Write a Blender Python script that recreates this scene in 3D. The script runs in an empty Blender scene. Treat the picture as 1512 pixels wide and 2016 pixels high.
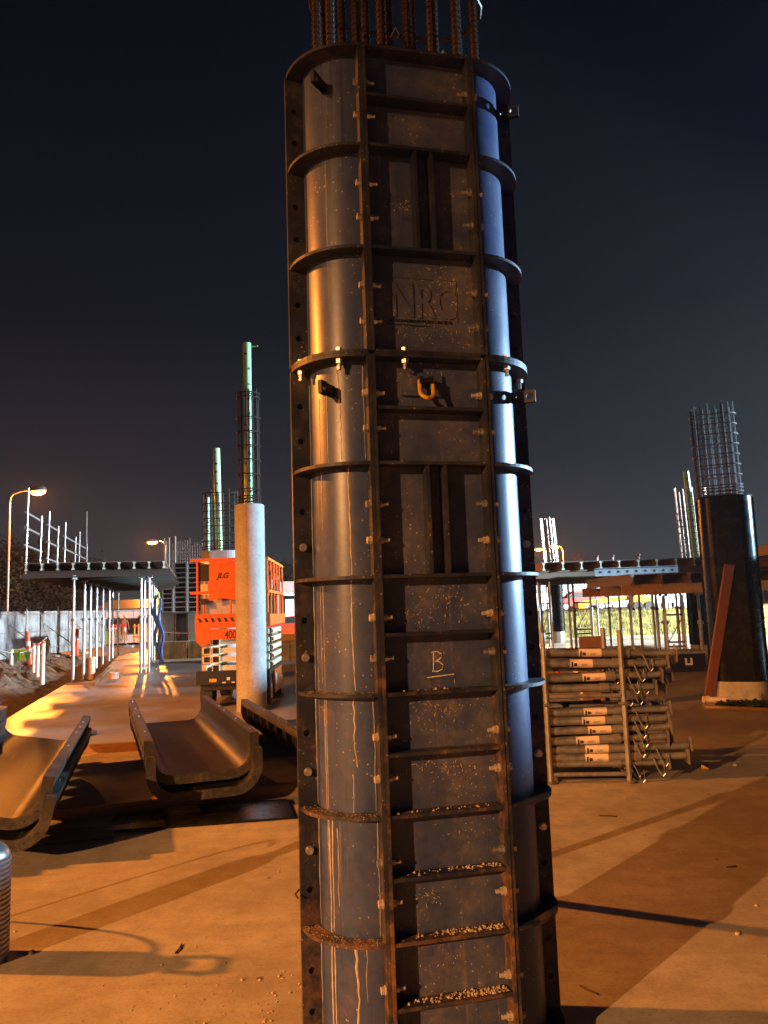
import bpy, bmesh, math, random
from mathutils import Vector, Matrix
R = math.radians
random.seed(7)
sc = bpy.context.scene
COL = sc.collection

# ------------------------------------------------------------------ camera
F, PITCH, ROLL, CAMZ = 1526.1, R(7.118), R(1.948), 1.5588     # focal length in pixels of the 1512 x 2016 photograph
cam_d = bpy.data.cameras.new('camera'); cam = bpy.data.objects.new('camera', cam_d); COL.objects.link(cam)
cam_d.sensor_fit = 'VERTICAL'; cam_d.sensor_height = 24.0; cam_d.sensor_width = 18.0
cam_d.lens = F / 2016 * 24.0; cam_d.clip_start = 0.05; cam_d.clip_end = 3000
cam.matrix_world = (Matrix.Translation((0, 0, CAMZ)) @ Matrix.Rotation(math.pi / 2 + PITCH, 4, 'X')
                    @ Matrix.Rotation(-ROLL, 4, 'Z'))
sc.camera = cam

# ------------------------------------------------------------------ world: night sky with town light near the horizon
w = bpy.data.worlds.new('World'); sc.world = w; w.use_nodes = True
nt = w.node_tree; nt.nodes.clear()
wo = nt.nodes.new('ShaderNodeOutputWorld'); bg = nt.nodes.new('ShaderNodeBackground')
tc = nt.nodes.new('ShaderNodeTexCoord'); sx = nt.nodes.new('ShaderNodeSeparateXYZ'); rp = nt.nodes.new('ShaderNodeValToRGB')
nt.links.new(tc.outputs['Generated'], sx.inputs[0]); nt.links.new(sx.outputs['Z'], rp.inputs[0])
nt.links.new(rp.outputs[0], bg.inputs[0]); nt.links.new(bg.outputs[0], wo.inputs[0])
el = rp.color_ramp.elements
el[0].position = 0.0; el[0].color = (0.052, 0.052, 0.053, 1)
el[1].position = 1.0; el[1].color = (0.0004, 0.0008, 0.0024, 1)
for p_, c_ in ((0.08, (0.031, 0.036, 0.043)), (0.18, (0.0135, 0.0178, 0.0250)), (0.35, (0.0030, 0.0052, 0.0108)), (0.62, (0.0008, 0.0017, 0.0048))):
    e_ = el.new(p_); e_.color = (*c_, 1)
bg.inputs[1].default_value = 1.0

# ------------------------------------------------------------------ render settings
sc.render.engine = 'CYCLES'
sc.view_settings.view_transform = 'Standard'; sc.view_settings.look = 'None'
sc.view_settings.exposure = 0.0; sc.view_settings.gamma = 1.0; sc.view_settings.use_curve_mapping = False
cy = sc.cycles
cy.use_denoising = True; cy.max_bounces = 6; cy.diffuse_bounces = 3; cy.glossy_bounces = 3; cy.transmission_bounces = 4
cy.volume_bounces = 0; cy.sample_clamp_indirect = 4.0; cy.caustics_reflective = False; cy.caustics_refractive = False
try: cy.denoiser = 'OPENIMAGEDENOISE'
except Exception: pass

# ------------------------------------------------------------------ pixel -> place
def ray(px, py):
    dx, dy = px - 756, py - 1008
    c, s = math.cos(ROLL), math.sin(ROLL)
    a = dx * c - dy * s; b = dx * s + dy * c
    x = a / F; v = -b / F; cp, sp = math.cos(PITCH), math.sin(PITCH)
    return Vector((x, cp - v * sp, sp + v * cp))
def at(px, py, z=0.0):
    r = ray(px, py); return Vector((0, 0, CAMZ)) + r * ((z - CAMZ) / r.z)
def atY(px, py, Y):
    r = ray(px, py); return Vector((0, 0, CAMZ)) + r * (Y / r.y)

# ------------------------------------------------------------------ mesh builder
class MB:
    def __init__(s): s.v = []; s.f = []; s.sm = []
    def add(s, vs, fs, smooth=False):
        o = len(s.v); s.v += [tuple(p) for p in vs]
        for f in fs: s.f.append([i + o for i in f]); s.sm.append(smooth)
        return s
    def box(s, x0, x1, y0, y1, z0, z1):
        return s.add([(x0,y0,z0),(x1,y0,z0),(x1,y1,z0),(x0,y1,z0),(x0,y0,z1),(x1,y0,z1),(x1,y1,z1),(x0,y1,z1)],
              [(3,2,1,0),(4,5,6,7),(0,1,5,4),(1,2,6,5),(2,3,7,6),(3,0,4,7)])
    def cbox(s, c, d):
        return s.box(c[0]-d[0]/2, c[0]+d[0]/2, c[1]-d[1]/2, c[1]+d[1]/2, c[2]-d[2]/2, c[2]+d[2]/2)
    def bar(s, p0, p1, w_, h_, up=(0,0,1)):
        p0, p1 = Vector(p0), Vector(p1); d = (p1 - p0).normalized(); u = Vector(up)
        if abs(d.dot(u)) > .99: u = Vector((1,0,0))
        a = d.cross(u).normalized() * (w_/2); b = a.cross(d).normalized() * (h_/2)
        vs = [p - a - b for p in (p0,)] + [p0 + a - b, p0 + a + b, p0 - a + b, p1 - a - b, p1 + a - b, p1 + a + b, p1 - a + b]
        return s.add(vs, [(3,2,1,0),(4,5,6,7),(0,1,5,4),(1,2,6,5),(2,3,7,6),(3,0,4,7)])
    def tube(s, pts, r, n=8, caps=True, r1=None):
        pts = [Vector(p) for p in pts]; m = len(pts); vs = []; fs = []
        d0 = (pts[1] - pts[0]).normalized(); u = Vector((0,0,1)) if abs(d0.z) < .9 else Vector((1,0,0))
        for i, p in enumerate(pts):
            d = (pts[min(i+1, m-1)] - pts[max(i-1, 0)]).normalized()
            a = d.cross(u)
            if a.length < 1e-5: a = d.cross(Vector((0,1,0)))
            a.normalize(); b = d.cross(a).normalized()
            rr = r if r1 is None else r + (r1 - r) * i / (m - 1)
            for k in range(n):
                t = 2 * math.pi * k / n; vs.append(p + a * (rr * math.cos(t)) + b * (rr * math.sin(t)))
        for i in range(m - 1):
            for k in range(n):
                fs.append((i*n+k, (i+1)*n+k, (i+1)*n+(k+1)%n, i*n+(k+1)%n))
        s.add(vs, fs, True)
        if caps:
            o = len(s.v) - len(vs)
            s.f.append([o + k for k in range(n)]); s.sm.append(False)
            s.f.append([o + (m-1)*n + k for k in reversed(range(n))]); s.sm.append(False)
        return s
    def prism(s, poly, z0, z1, T=None, smooth=False):
        n = len(poly); vs = [(x, y, z0) for x, y in poly] + [(x, y, z1) for x, y in poly]
        if T: vs = [T(*p) for p in vs]
        o = len(s.v)
        s.add(vs, [(i, (i+1) % n, n+(i+1) % n, n+i) for i in range(n)], smooth)
        s.f.append([o+i for i in reversed(range(n))]); s.sm.append(False)
        s.f.append([o+n+i for i in range(n)]); s.sm.append(False)
        return s
    def lathe(s, prof, n=16, c=(0,0,0)):
        vs = []; m = len(prof)
        for r, z in prof:
            for k in range(n):
                t = 2*math.pi*k/n; vs.append((c[0]+r*math.cos(t), c[1]+r*math.sin(t), c[2]+z))
        fs = [(i*n+k, i*n+(k+1)%n, (i+1)*n+(k+1)%n, (i+1)*n+k) for i in range(m-1) for k in range(n)]
        return s.add(vs, fs, True)
    def xf(s, fn): s.v = [tuple(fn(*p)) for p in s.v]; return s
    def mesh(s, name, m=None, ang=35):
        me = bpy.data.meshes.new(name); me.from_pydata(s.v, [], s.f); me.update()
        bm = bmesh.new(); bm.from_mesh(me); bmesh.ops.recalc_face_normals(bm, faces=bm.faces); bm.to_mesh(me); bm.free()
        if any(s.sm):
            me.polygons.foreach_set('use_smooth', s.sm if len(s.sm) == len(me.polygons) else [True]*len(me.polygons))
            me.set_sharp_from_angle(angle=R(ang))
        if m: me.materials.append(m)
        return me

def obj(name, mb, m, parent=None, loc=None, rot=None):
    me = mb if isinstance(mb, bpy.types.Mesh) else mb.mesh(name, m)
    o = bpy.data.objects.new(name, me); COL.objects.link(o)
    if parent: o.parent = parent
    if loc is not None: o.location = loc
    if rot is not None: o.rotation_euler = rot
    return o
def tag(o, label, cat, group=None):
    o['label'] = label; o['category'] = cat
    if group: o['group'] = group
    return o
def thing(name, label, cat, loc=(0,0,0), rz=0.0, group=None):
    o = bpy.data.objects.new(name, None); COL.objects.link(o); o.empty_display_size = .1
    o.location = loc; o.rotation_euler = (0, 0, rz)
    return tag(o, label, cat, group)
def struct(name, mb, m, parent=None):
    o = obj(name, mb, m, parent)
    if not parent: o['kind'] = 'structure'
    return o
def stuff(o): o['kind'] = 'stuff'; return o
ORD = ['first','second','third','fourth','fifth','sixth','seventh','eighth','ninth','tenth','eleventh','twelfth','thirteenth','fourteenth','fifteenth','sixteenth','seventeenth','eighteenth']

# ------------------------------------------------------------------ materials
def nodes(name):
    m = bpy.data.materials.new(name); m.use_nodes = True; n = m.node_tree
    return m, n, n.nodes['Principled BSDF'], n.nodes['Material Output']
def noise(n, vec, scale, detail=5, rough=.6):
    t = n.nodes.new('ShaderNodeTexNoise'); t.inputs['Scale'].default_value = scale; t.inputs['Detail'].default_value = detail
    t.inputs['Roughness'].default_value = rough
    if vec: n.links.new(vec, t.inputs['Vector'])
    return t.outputs['Fac']
def ramp(n, fac, p0, p1, c0=(0,0,0), c1=(1,1,1)):
    r_ = n.nodes.new('ShaderNodeValToRGB'); n.links.new(fac, r_.inputs[0]); e = r_.color_ramp.elements
    e[0].position = p0; e[0].color = (*c0, 1); e[1].position = p1; e[1].color = (*c1, 1)
    return r_.outputs[0]
def mix(n, fac, a, b):
    x = n.nodes.new('ShaderNodeMix'); x.data_type = 'RGBA'
    for i, v in ((0, fac), (6, a), (7, b)):
        if isinstance(v, (int, float)): x.inputs[i].default_value = v
        elif isinstance(v, tuple): x.inputs[i].default_value = (*v, 1)
        else: n.links.new(v, x.inputs[i])
    return x.outputs[2]
def mth(n, op, a, b=None):
    x = n.nodes.new('ShaderNodeMath'); x.operation = op
    for i, v in enumerate((a, b)):
        if v is None: continue
        if isinstance(v, (int, float)): x.inputs[i].default_value = v
        else: n.links.new(v, x.inputs[i])
    return x.outputs[0]
def coords(n, sc_=(1,1,1), kind='Object'):
    t = n.nodes.new('ShaderNodeTexCoord'); mp = n.nodes.new('ShaderNodeMapping'); mp.inputs['Scale'].default_value = sc_
    n.links.new(t.outputs[kind], mp.inputs['Vector']); return mp.outputs['Vector']
def bump(n, bsdf, h, strength=.2, dist=.01):
    b = n.nodes.new('ShaderNodeBump'); b.inputs['Strength'].default_value = strength; b.inputs['Distance'].default_value = dist
    n.links.new(h, b.inputs['Height']); n.links.new(b.outputs[0], bsdf.inputs['Normal'])
def mat(name, c, rough=.6, metal=0.0, c2=None, scale=9, p=(.38,.68), bmp=.15, stretch=(1,1,1), rv=.15, spec=.5):
    m, n, b, o = nodes(name)
    v = coords(n, stretch)
    f = noise(n, v, scale, 6, .65)
    c2 = c2 or tuple(x*.6 for x in c)
    k = ramp(n, f, p[0], p[1])
    n.links.new(mix(n, k, c, c2), b.inputs['Base Color'])
    n.links.new(mth(n, 'ADD', rough - rv/2, mth(n, 'MULTIPLY', f, rv)), b.inputs['Roughness'])
    b.inputs['Metallic'].default_value = metal; b.inputs['Specular IOR Level'].default_value = spec
    if bmp: bump(n, b, noise(n, v, scale*5, 4), bmp, .004)
    return m
def emit(name, c, s):
    m, n, b, o = nodes(name); b.inputs['Base Color'].default_value = (*[min(1,x) for x in c], 1)
    b.inputs['Emission Color'].default_value = (*c, 1); b.inputs['Emission Strength'].default_value = s
    return m

def paint_steel(name, base, film, rust_amt, rough=.38, rust_low=.18, streak=.5, spec=.5, grain=(38, 38, .9)):
    """blue-black painted form steel: cement film, runs, rust"""
    m, n, b, o = nodes(name); v = coords(n)
    f1 = noise(n, v, 5, 9, .7); f2 = noise(n, v, 31, 6, .7)
    c = mix(n, ramp(n, f2, .35, .75), base, tuple(x*.55 for x in base))
    fm = mth(n, 'MULTIPLY', ramp(n, f1, .44, .70), film)
    c = mix(n, mth(n, 'MULTIPLY', fm, mth(n, 'ADD', .45, ramp(n, f2, .42, .62))), c, (.25, .215, .17))
    sm = noise(n, coords(n, (1.0, 1.0, .7)), 3.1, 10, .8)             # smears with a firm edge
    c = mix(n, mth(n, 'MULTIPLY', ramp(n, sm, .55, .60), film*.55), c, (.22, .18, .13))
    fk = n.nodes.new('ShaderNodeTexVoronoi'); fk.inputs['Scale'].default_value = 55; n.links.new(v, fk.inputs['Vector'])
    c = mix(n, mth(n, 'MULTIPLY', ramp(n, fk.outputs['Distance'], .10, .16, (1,1,1), (0,0,0)), ramp(n, f1, .46, .62)), c, (.42, .36, .28))
    vs = coords(n, grain); st = noise(n, vs, 1.0, 3, .5)
    c = mix(n, mth(n, 'MULTIPLY', ramp(n, st, .64, .72), streak*.6), c, (.34, .29, .23))
    c = mix(n, mth(n, 'MULTIPLY', ramp(n, noise(n, coords(n, tuple(x*1.37 for x in grain)), 1.0, 2), .62, .7), streak*.8), c, tuple(x*.25 for x in base))
    sp = n.nodes.new('ShaderNodeTexCoord'); sz = n.nodes.new('ShaderNodeSeparateXYZ'); n.links.new(sp.outputs['Object'], sz.inputs[0])
    low = mth(n, 'MULTIPLY', mth(n, 'SUBTRACT', 2.2, sz.outputs['Z']), rust_low)
    rs = mth(n, 'ADD', noise(n, v, 9, 9, .75), low)
    rk = mth(n, 'MULTIPLY', ramp(n, rs, .62, .82), rust_amt)
    c = mix(n, rk, c, mix(n, ramp(n, f2, .4, .6), (.17, .065, .020), (.33, .17, .065)))
    n.links.new(c, b.inputs['Base Color'])
    n.links.new(mth(n, 'ADD', mth(n, 'ADD', rough - .08, mth(n, 'MULTIPLY', f1, .18)), mth(n, 'MULTIPLY', rk, .3)), b.inputs['Roughness'])
    b.inputs['Specular IOR Level'].default_value = spec
    bump(n, b, mth(n, 'ADD', f2, mth(n, 'MULTIPLY', rk, .8)), .12, .004)
    return m
M = {}
M['skin'] = paint_steel('form_skin_paint', (.040, .064, .165), .12, .22, .35, .08, .7, .5)
M['flat'] = paint_steel('form_panel_paint', (.044, .060, .140), .42, .22, .48, .06, .35, .4)
M['rib'] = paint_steel('form_rib_paint', (.014, .018, .038), .16, .62, .5, .11, .15, .35)
M['flange'] = paint_steel('form_flange_paint', (.015, .019, .038), .20, .5, .5, .09, .2, .35)
M['flange_rust'] = paint_steel('rusty_flange_paint', (.015, .019, .038), .18, .8, .55, .135, .2, .35)
M['zinc'] = mat('zinc_bolt', (.62,.60,.56), .35, .85, (.35,.32,.28), 60)
M['zincold'] = mat('cement_splashed_bolt', (.52,.46,.38), .55, .25, (.30,.24,.18), 70)
M['rust'] = mat('rusty_rebar', (.060,.032,.022), .5, .45, (.035,.020,.015), 40, bmp=.3)
M['rebar_dark'] = mat('weathered_rebar', (.26,.245,.24), .38, .7, (.15,.11,.09), 30, bmp=.3)
M['black'] = mat('black_steel', (.012,.012,.014), .45, .2)
M['blackply'] = mat('black_film_form', (.004,.004,.005), .26, 0, (.010,.0095,.009), 7, bmp=.15, rv=.25, spec=.25)
M['yellow'] = mat('yellow_paint', (.62,.33,.02), .4, 0, (.5,.25,.015), 30)
M['green'] = mat('green_tape', (.03,.16,.06), .5)
M['chalk'] = mat('chalk', (.75,.72,.66), .9, 0, (.4,.36,.3), 120, bmp=.3)
M['drip'] = mat('cement_run', (.50,.44,.36), .85, 0, (.36,.30,.22), 60, bmp=.3)
M['crumb'] = mat('cement_crumbs', (.50,.42,.31), .9, 0, (.26,.17,.08), 80)
M['galv'] = mat('galvanised_tube', (.52,.54,.55), .36, .7, (.36,.36,.36), 14, bmp=.08)
M['galvold'] = mat('dull_galvanised_tube', (.30,.30,.30), .45, .5, (.16,.145,.13), 10, bmp=.15)
M['label'] = mat('paper_label', (.72,.62,.52), .7, 0, (.6,.5,.42), 50)
M['ink'] = mat('label_ink', (.03,.03,.035), .6)
M['beam_end'] = mat('beam_end_paint', (.72,.70,.48), .6)
M['joist'] = mat('timber_joist', (.20,.13,.065), .65, 0, (.12,.075,.04), 6, stretch=(3,3,12))
M['joist_y'] = mat('yellow_timber_beam', (.50,.26,.055), .6, 0, (.34,.17,.035), 5, stretch=(4,4,4))
M['joist_dark'] = mat('shaded_joist', (.055,.040,.028), .65, 0, (.030,.022,.016), 6, stretch=(3,3,12))  # joist timber darkened: shade under the left deck put into its colour
M['ply'] = mat('form_ply', (.16,.105,.06), .6, 0, (.10,.065,.04), 3)
M['steelgrey'] = mat('grey_steel_waler', (.13,.13,.13), .5, .4, (.07,.065,.06), 8)
M['timber'] = mat('site_timber', (.30,.165,.075), .75, 0, (.19,.10,.048), 4, stretch=(2,12,12))
M['timber_red'] = mat('red_brown_plank', (.20,.075,.045), .65, 0, (.13,.05,.03), 4, stretch=(10,10,1))
M['orange'] = mat('orange_lift_paint', (.70,.145,.022), .38, 0, (.55,.11,.018), 9, bmp=.05)
M['cream'] = mat('cream_scissor_paint', (.66,.58,.36), .45, 0, (.50,.42,.24), 10)
M['rubber'] = mat('black_rubber', (.02,.02,.02), .7)
M['card'] = mat('cardboard_box', (.46,.36,.24), .8, 0, (.36,.27,.17), 14)
M['white'] = mat('white_paint', (.72,.72,.70), .5, 0, (.55,.55,.54), 8)
M['redpl'] = mat('red_plastic', (.55,.03,.02), .45)
M['orangepl'] = mat('orange_plastic', (.75,.10,.02), .45)
M['pvc'] = mat('pale_green_pvc_pipe', (.42,.72,.36), .35, 0, (.36,.62,.30), 10, bmp=.02)
M['cap'] = mat('concrete_fleck', (.3,.3,.28), .8)
M['cloth'] = mat('blue_white_hoarding_shade', (.36,.42,.45), .65, 0, (.13,.145,.16), 2.2, stretch=(1,1,.5), p=(.35,.62))  # dark patches paint light and shadow through the deck onto the sheets
M['bluebin'] = mat('navy_bin', (.018,.022,.07), .5)
M['grass'] = mat('dry_grass_bank', (.34,.31,.06), .9, 0, (.11,.10,.035), 1.3, p=(.36,.60), bmp=.6)
M['leaf'] = mat('tree_leaf', (.012,.015,.008), .7)
M['bark'] = mat('tree_bark', (.09,.07,.05), .9)
M['wallw'] = mat('pale_cladding', (.55,.58,.60), .6, 0, (.42,.45,.47), 2, stretch=(6,6,.4))
M['block'] = mat('mossy_concrete_block', (.33,.31,.19), .9, 0, (.17,.165,.09), 3, bmp=.5)
M['pale'] = mat('pale_blue_panel', (.55,.62,.62), .55, 0, (.42,.48,.48), 4)
M['brownclothes'] = mat('brown_workwear', (.20,.13,.075), .85)
M['hose'] = mat('dark_hose', (.03,.03,.035), .5)
M['blueh'] = mat('blue_hose', (.03,.07,.28), .5)
M['limeh'] = mat('lime_strap', (.45,.60,.04), .6)
M['cone_white'] = mat('reflective_white', (.8,.8,.78), .35)
M['greent'] = mat('dark_green_netting', (.015,.04,.02), .8)
M['sodium'] = emit('sodium_lens', (1.0, .42, .055), 14)
M['ledlens'] = emit('led_lens', (.80, .92, 1.0), 90)
M['litwhite'] = emit('lit_canopy', (.82, .95, 1.0), 2.2)
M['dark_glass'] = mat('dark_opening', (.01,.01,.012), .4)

def concrete(name, c, c2, rough=.75, pits=True, scale=1.0):
    m, n, b, o = nodes(name); v = coords(n)
    f = noise(n, v, 2.2*scale, 9, .65); g = noise(n, v, 26*scale, 6, .7)
    col = mix(n, ramp(n, f, .35, .68), c, c2)
    col = mix(n, mth(n, 'MULTIPLY', ramp(n, g, .46, .66), .55), col, tuple(x*.5 for x in c))
    n.links.new(col, b.inputs['Base Color']); b.inputs['Roughness'].default_value = rough
    bump(n, b, g, .25, .006); return m
M['conc'] = concrete('column_concrete', (.43,.41,.38), (.29,.275,.25))
M['kick'] = concrete('kicker_concrete', (.42,.40,.36), (.30,.28,.25))

# ------------------------------------------------------------------ lamps
SOD = (1.0, .28, .034)
def lamp_light(name, loc, power, color, parent, rad=.14, cone=168):
    d = bpy.data.lights.new(name, 'SPOT' if cone < 179 else 'POINT'); d.energy = power; d.color = color; d.shadow_soft_size = rad
    if cone < 179: d.spot_size = R(cone); d.spot_blend = .25
    o = bpy.data.objects.new(name, d); COL.objects.link(o); o.parent = parent; o.location = loc; return o
def street_lamp(head, base, label, power, rad=.14, lens=1.0, color=SOD, cone=168):
    """tapered pole, curved outreach arm and a sodium lantern; its own light sits under the lens"""
    t = thing('street_lamp', label, 'street lamp', (base[0], base[1], base[2]), 0, 'sodium street lamps')
    b = Vector(base); h = Vector(head) - b; H = h.z + .12
    obj('pole', MB().tube([(0,0,-.3), (0,0,H-.6)], .09, 10, r1=.055), M['galvold'], t)
    obj('base_plate', MB().cbox((0,0,.02), (.36,.36,.04)), M['galvold'], t)
    d = Vector((h.x, h.y, 0)); L = d.length; d.normalize()
    arm = [Vector((0,0,H-.6)), Vector((0,0,H-.3)) + d*.08, Vector((0,0,H-.1)) + d*.3] + [Vector((0,0,H)) + d*(.3 + (L-.55)*k/3) for k in range(1,4)]
    obj('arm', MB().tube(arm, .04, 8), M['galvold'], t)
    s = lens
    hd = MB().lathe([(.001,.20),(.10,.19),(.17,.12),(.19,.03),(.19,0)], 14)
    hd.xf(lambda x,y,z: tuple(h + d*(x*1.7*s) + Vector((-d.y,d.x,0))*(y*.8*s) + Vector((0,0,z*.8*s))))
    hh = obj('lantern', hd, M['galvold'], t)
    ln = MB().lathe([(.18,0),(.17,-.05),(.12,-.10),(.001,-.12)], 14)
    ln.xf(lambda x,y,z: tuple(h + d*(x*1.6*s) + Vector((-d.y,d.x,0))*(y*.8*s) + Vector((0,0,z*s))))
    obj('lens', ln, M['sodium'], hh)
    lamp_light('lamp_light', h + Vector((0,0,-.16*s-rad)), power, color, t, rad, cone)
    return t
street_lamp((-10.6, 4.75, 6.3), (-12.1, 5.0, 0), 'sodium street lamp beside the trench, out to the left of the formwork troughs', 9800)
street_lamp((-19.0, -18.0, 8.9), (-20.2, -19.4, 0), 'sodium street lamp behind the viewer, on the far left', 74000, color=(1.0,.42,.13))
def lamp_px(px, py, Y, ppx, label, power, lens=1.0, dy=0):
    h = atY(px, py, Y); b = atY(ppx, 1210, Y + dy); b.z = -.2
    return street_lamp(h, b, label, power, .16, lens, SOD, 180)
lamp_px(75, 967, 46, 14, 'bright sodium street lamp above the left end of the guard rail', 10000, 2.0, 1)
lamp_px(300, 1067, 70, 326, 'small sodium street lamp above the deck, near the far wall mesh', 14000, 1.7)
lamp_px(1061, 1081, 92, 1083, 'left one of the two small sodium street lamps right of the column', 13000, 1.8)
lamp_px(1092, 1077, 96, 1116, 'right one of the two small sodium street lamps behind the rebar cage', 13000, 1.8)
def light_tower(loc, h, aim, label, power, color, rad=.3):
    t = thing('light_tower', label, 'light tower', loc, math.atan2(aim[1]-loc[1], aim[0]-loc[0]), 'mobile site light towers')
    tr = MB().box(-.9,.9,-.55,.55,.45,1.25); tr.box(-.9,.9,-.6,.6,.38,.45)
    obj('engine_box', tr, M['yellow'], t)
    for sy in (-.62,.62): obj('wheel', MB().tube([(0,sy-.09,.3),(0,sy+.09,.3)], .3, 16), M['rubber'], t)
    for sx_ in (-.9,.9):
        for sy in (-1,1): obj('outrigger', MB().tube([(sx_,sy*.5,.42),(sx_,sy*1.1,.4),(sx_,sy*1.1,0)], .035, 8), M['galvold'], t)
    obj('mast', MB().tube([(0,0,1.2),(0,0,h)], .07, 8, r1=.04), M['galvold'], t)
    obj('crossbar', MB().bar((0,-.8,h),(0,.8,h),.06,.06), M['galvold'], t)
    for y in (-.7,-.25,.25,.7):
        hd = obj('floodlight', MB().box(-.06,.08,y-.19,y+.19,h+.04,h+.34), M['black'], t)
        obj('lens', MB().box(.081,.09,y-.17,y+.17,h+.06,h+.32), M['ledlens'], hd)
    fl_ = lamp_light('flood_light', (.45, 0, h+.19), power, color, t, rad, 112)
    fl_.rotation_euler = (0, -R(84), 0)
    return t
light_tower((20.0, 12.8, 0), 4.9, (0, 4), 'mobile light tower standing right of the decks', 74000, (.44,.72,1.0))
light_tower((31.0, 29.0, 0), 8.0, (13, 41), 'mobile light tower beside the grass bank, far right', 220000, (.92,.97,1.0), .4)

# ------------------------------------------------------------------ ground
def ground_mat():
    m, n, b, o = nodes('slab_concrete'); v = coords(n)
    f = noise(n, v, .55, 8, .6); g = noise(n, v, 5.5, 9, .68); h = noise(n, v, 55, 5, .7)
    col = mix(n, ramp(n, f, .40, .60), (.42,.39,.345), (.27,.245,.205))
    col = mix(n, mth(n, 'MULTIPLY', ramp(n, g, .42, .66), .62), col, (.215,.185,.145))
    k2 = noise(n, v, 14, 10, .75); col = mix(n, mth(n, 'MULTIPLY', ramp(n, k2, .54, .66), .40), col, (.44,.41,.36))
    col = mix(n, mth(n, 'MULTIPLY', ramp(n, h, .50, .70), .50), col, (.15,.13,.105))
    # dark spots and trowel drag marks
    vo = n.nodes.new('ShaderNodeTexVoronoi'); vo.inputs['Scale'].default_value = 2.6; n.links.new(v, vo.inputs['Vector'])
    col = mix(n, mth(n, 'MULTIPLY', ramp(n, vo.outputs['Distance'], .035, .05, (1,1,1), (0,0,0)), .75), col, (.085,.065,.05))
    dr = noise(n, coords(n, (1.0, 6.0, 1)), 1.3, 6, .6)
    col = mix(n, mth(n, 'MULTIPLY', ramp(n, dr, .56, .70), .22), col, (.50,.47,.42))
    n.links.new(col, b.inputs['Base Color'])
    sp = n.nodes.new('ShaderNodeSeparateXYZ'); n.links.new(v, sp.inputs[0])
    wet = noise(n, v, .32, 6, .55)
    # the slab beyond the formwork stayed wet: smoother there
    far = n.nodes.new('ShaderNodeMapRange'); n.links.new(sp.outputs['Y'], far.inputs[0])
    far.inputs[1].default_value = 6.5; far.inputs[2].default_value = 11.0; far.inputs[3].default_value = -.18; far.inputs[4].default_value = .16
    wk = ramp(n, mth(n, 'ADD', wet, far.outputs[0]), .46, .64)
    ro = mth(n, 'SUBTRACT', .74, mth(n, 'MULTIPLY', wk, .42))
    n.links.new(mth(n, 'ADD', ro, mth(n, 'MULTIPLY', g, .06)), b.inputs['Roughness'])
    bump(n, b, mth(n, 'ADD', mth(n, 'MULTIPLY', g, .7), mth(n, 'MULTIPLY', h, .5)), .35, .006)
    return m
def soil_mat(name, c, c2):
    m, n, b, o = nodes(name); v = coords(n)
    f = noise(n, v, 3.0, 9, .7); g = noise(n, v, 22, 6, .7)
    col = mix(n, ramp(n, f, .38, .64), c, c2); col = mix(n, mth(n,'MULTIPLY', ramp(n, g, .5, .7), .5), col, tuple(x*.5 for x in c))
    n.links.new(col, b.inputs['Base Color']); b.inputs['Roughness'].default_value = .9
    bump(n, b, mth(n,'ADD',g,f), .8, .05); return m
M['slab'] = ground_mat(); M['soil'] = soil_mat('orange_clay_soil', (.085,.05,.028), (.18,.11,.06)); M['dirt'] = soil_mat('site_dirt', (.17,.14,.10), (.24,.20,.14))
M['plastic'] = mat('black_plastic_membrane', (.012,.012,.012), .35)

struct('ground', MB().add([(-900,-300,-.45),(900,-300,-.45),(900,1500,-.45),(-900,1500,-.45)], [(0,1,2,3)]), M['dirt'])
edge = [(-3.9,-12),(-3.9,3.0),(-5.05,8.6),tuple(at(38,1400).xy),tuple(at(131,1346).xy)]
corner = edge[-1]
slab_poly = [(34,-12),(34,31),(10,31),tuple(at(300,1278).xy), tuple(at(232,1292).xy), tuple(at(186,1340).xy)] + edge[::-1]
struct('concrete_slab', MB().prism(slab_poly, -.42, 0.0), M['slab'])
# soil bank between the slab edge and the fence, heaped and lumpy
def soil_h(x, y):
    from mathutils import noise as N
    a = N.fractal(Vector((x*.55, y*.42, 3.1)), 1.0, 2.1, 5) * .42
    b_ = N.fractal(Vector((x*2.3, y*2.0, 9.0)), .9, 2.1, 4) * .20
    c = abs(N.noise(Vector((x*5.1, y*4.6, 1.0)))) * .16
    return a + b_ + c
def edge_x(y):
    e = edge
    for (x0,y0),(x1,y1) in zip(e, e[1:]):
        if y0 <= y <= y1: return x0 + (x1-x0)*(y-y0)/(y1-y0)
    return corner[0] - (y-corner[1])*.30
sb = MB(); NX, NY = 110, 190; vs = []; Y0, Y1 = 4.0, 36.0
for j in range(NY+1):
    y = Y0 + (Y1-Y0)*j/NY; x1 = edge_x(y) - .02
    for i in range(NX+1):
        s_ = i/NX; x = x1 - s_*(10.5 + .03*y)
        d = x1 - x
        z = -.44 + min(1, d/.9)*.02 + min(1, max(0,(d-.55)/1.5))*(.40 + soil_h(x,y)*.95)
        z = max(z, -.44)
        vs.append((x,y,z))
sb.add(vs, [(j*(NX+1)+i, j*(NX+1)+i+1, (j+1)*(NX+1)+i+1, (j+1)*(NX+1)+i) for j in range(NY) for i in range(NX)], True)
struct('soil_bank', sb, M['soil'])
# beyond the slab corner: lower muddy strip seen under the left deck
mud = MB(); vs = []
for j in range(61):
    y = corner[1]+.2 + 22*j/60
    for i in range(41):
        x = edge_x(y) + .1 + (6.2)*i/40
        vs.append((x, y, -.16 + .10*soil_h(x*1.3+7, y)))
mud.add(vs, [(j*41+i, j*41+i+1, (j+1)*41+i+1, (j+1)*41+i) for j in range(60) for i in range(40)], True)
struct('muddy_path', mud, M['dirt'])
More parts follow.
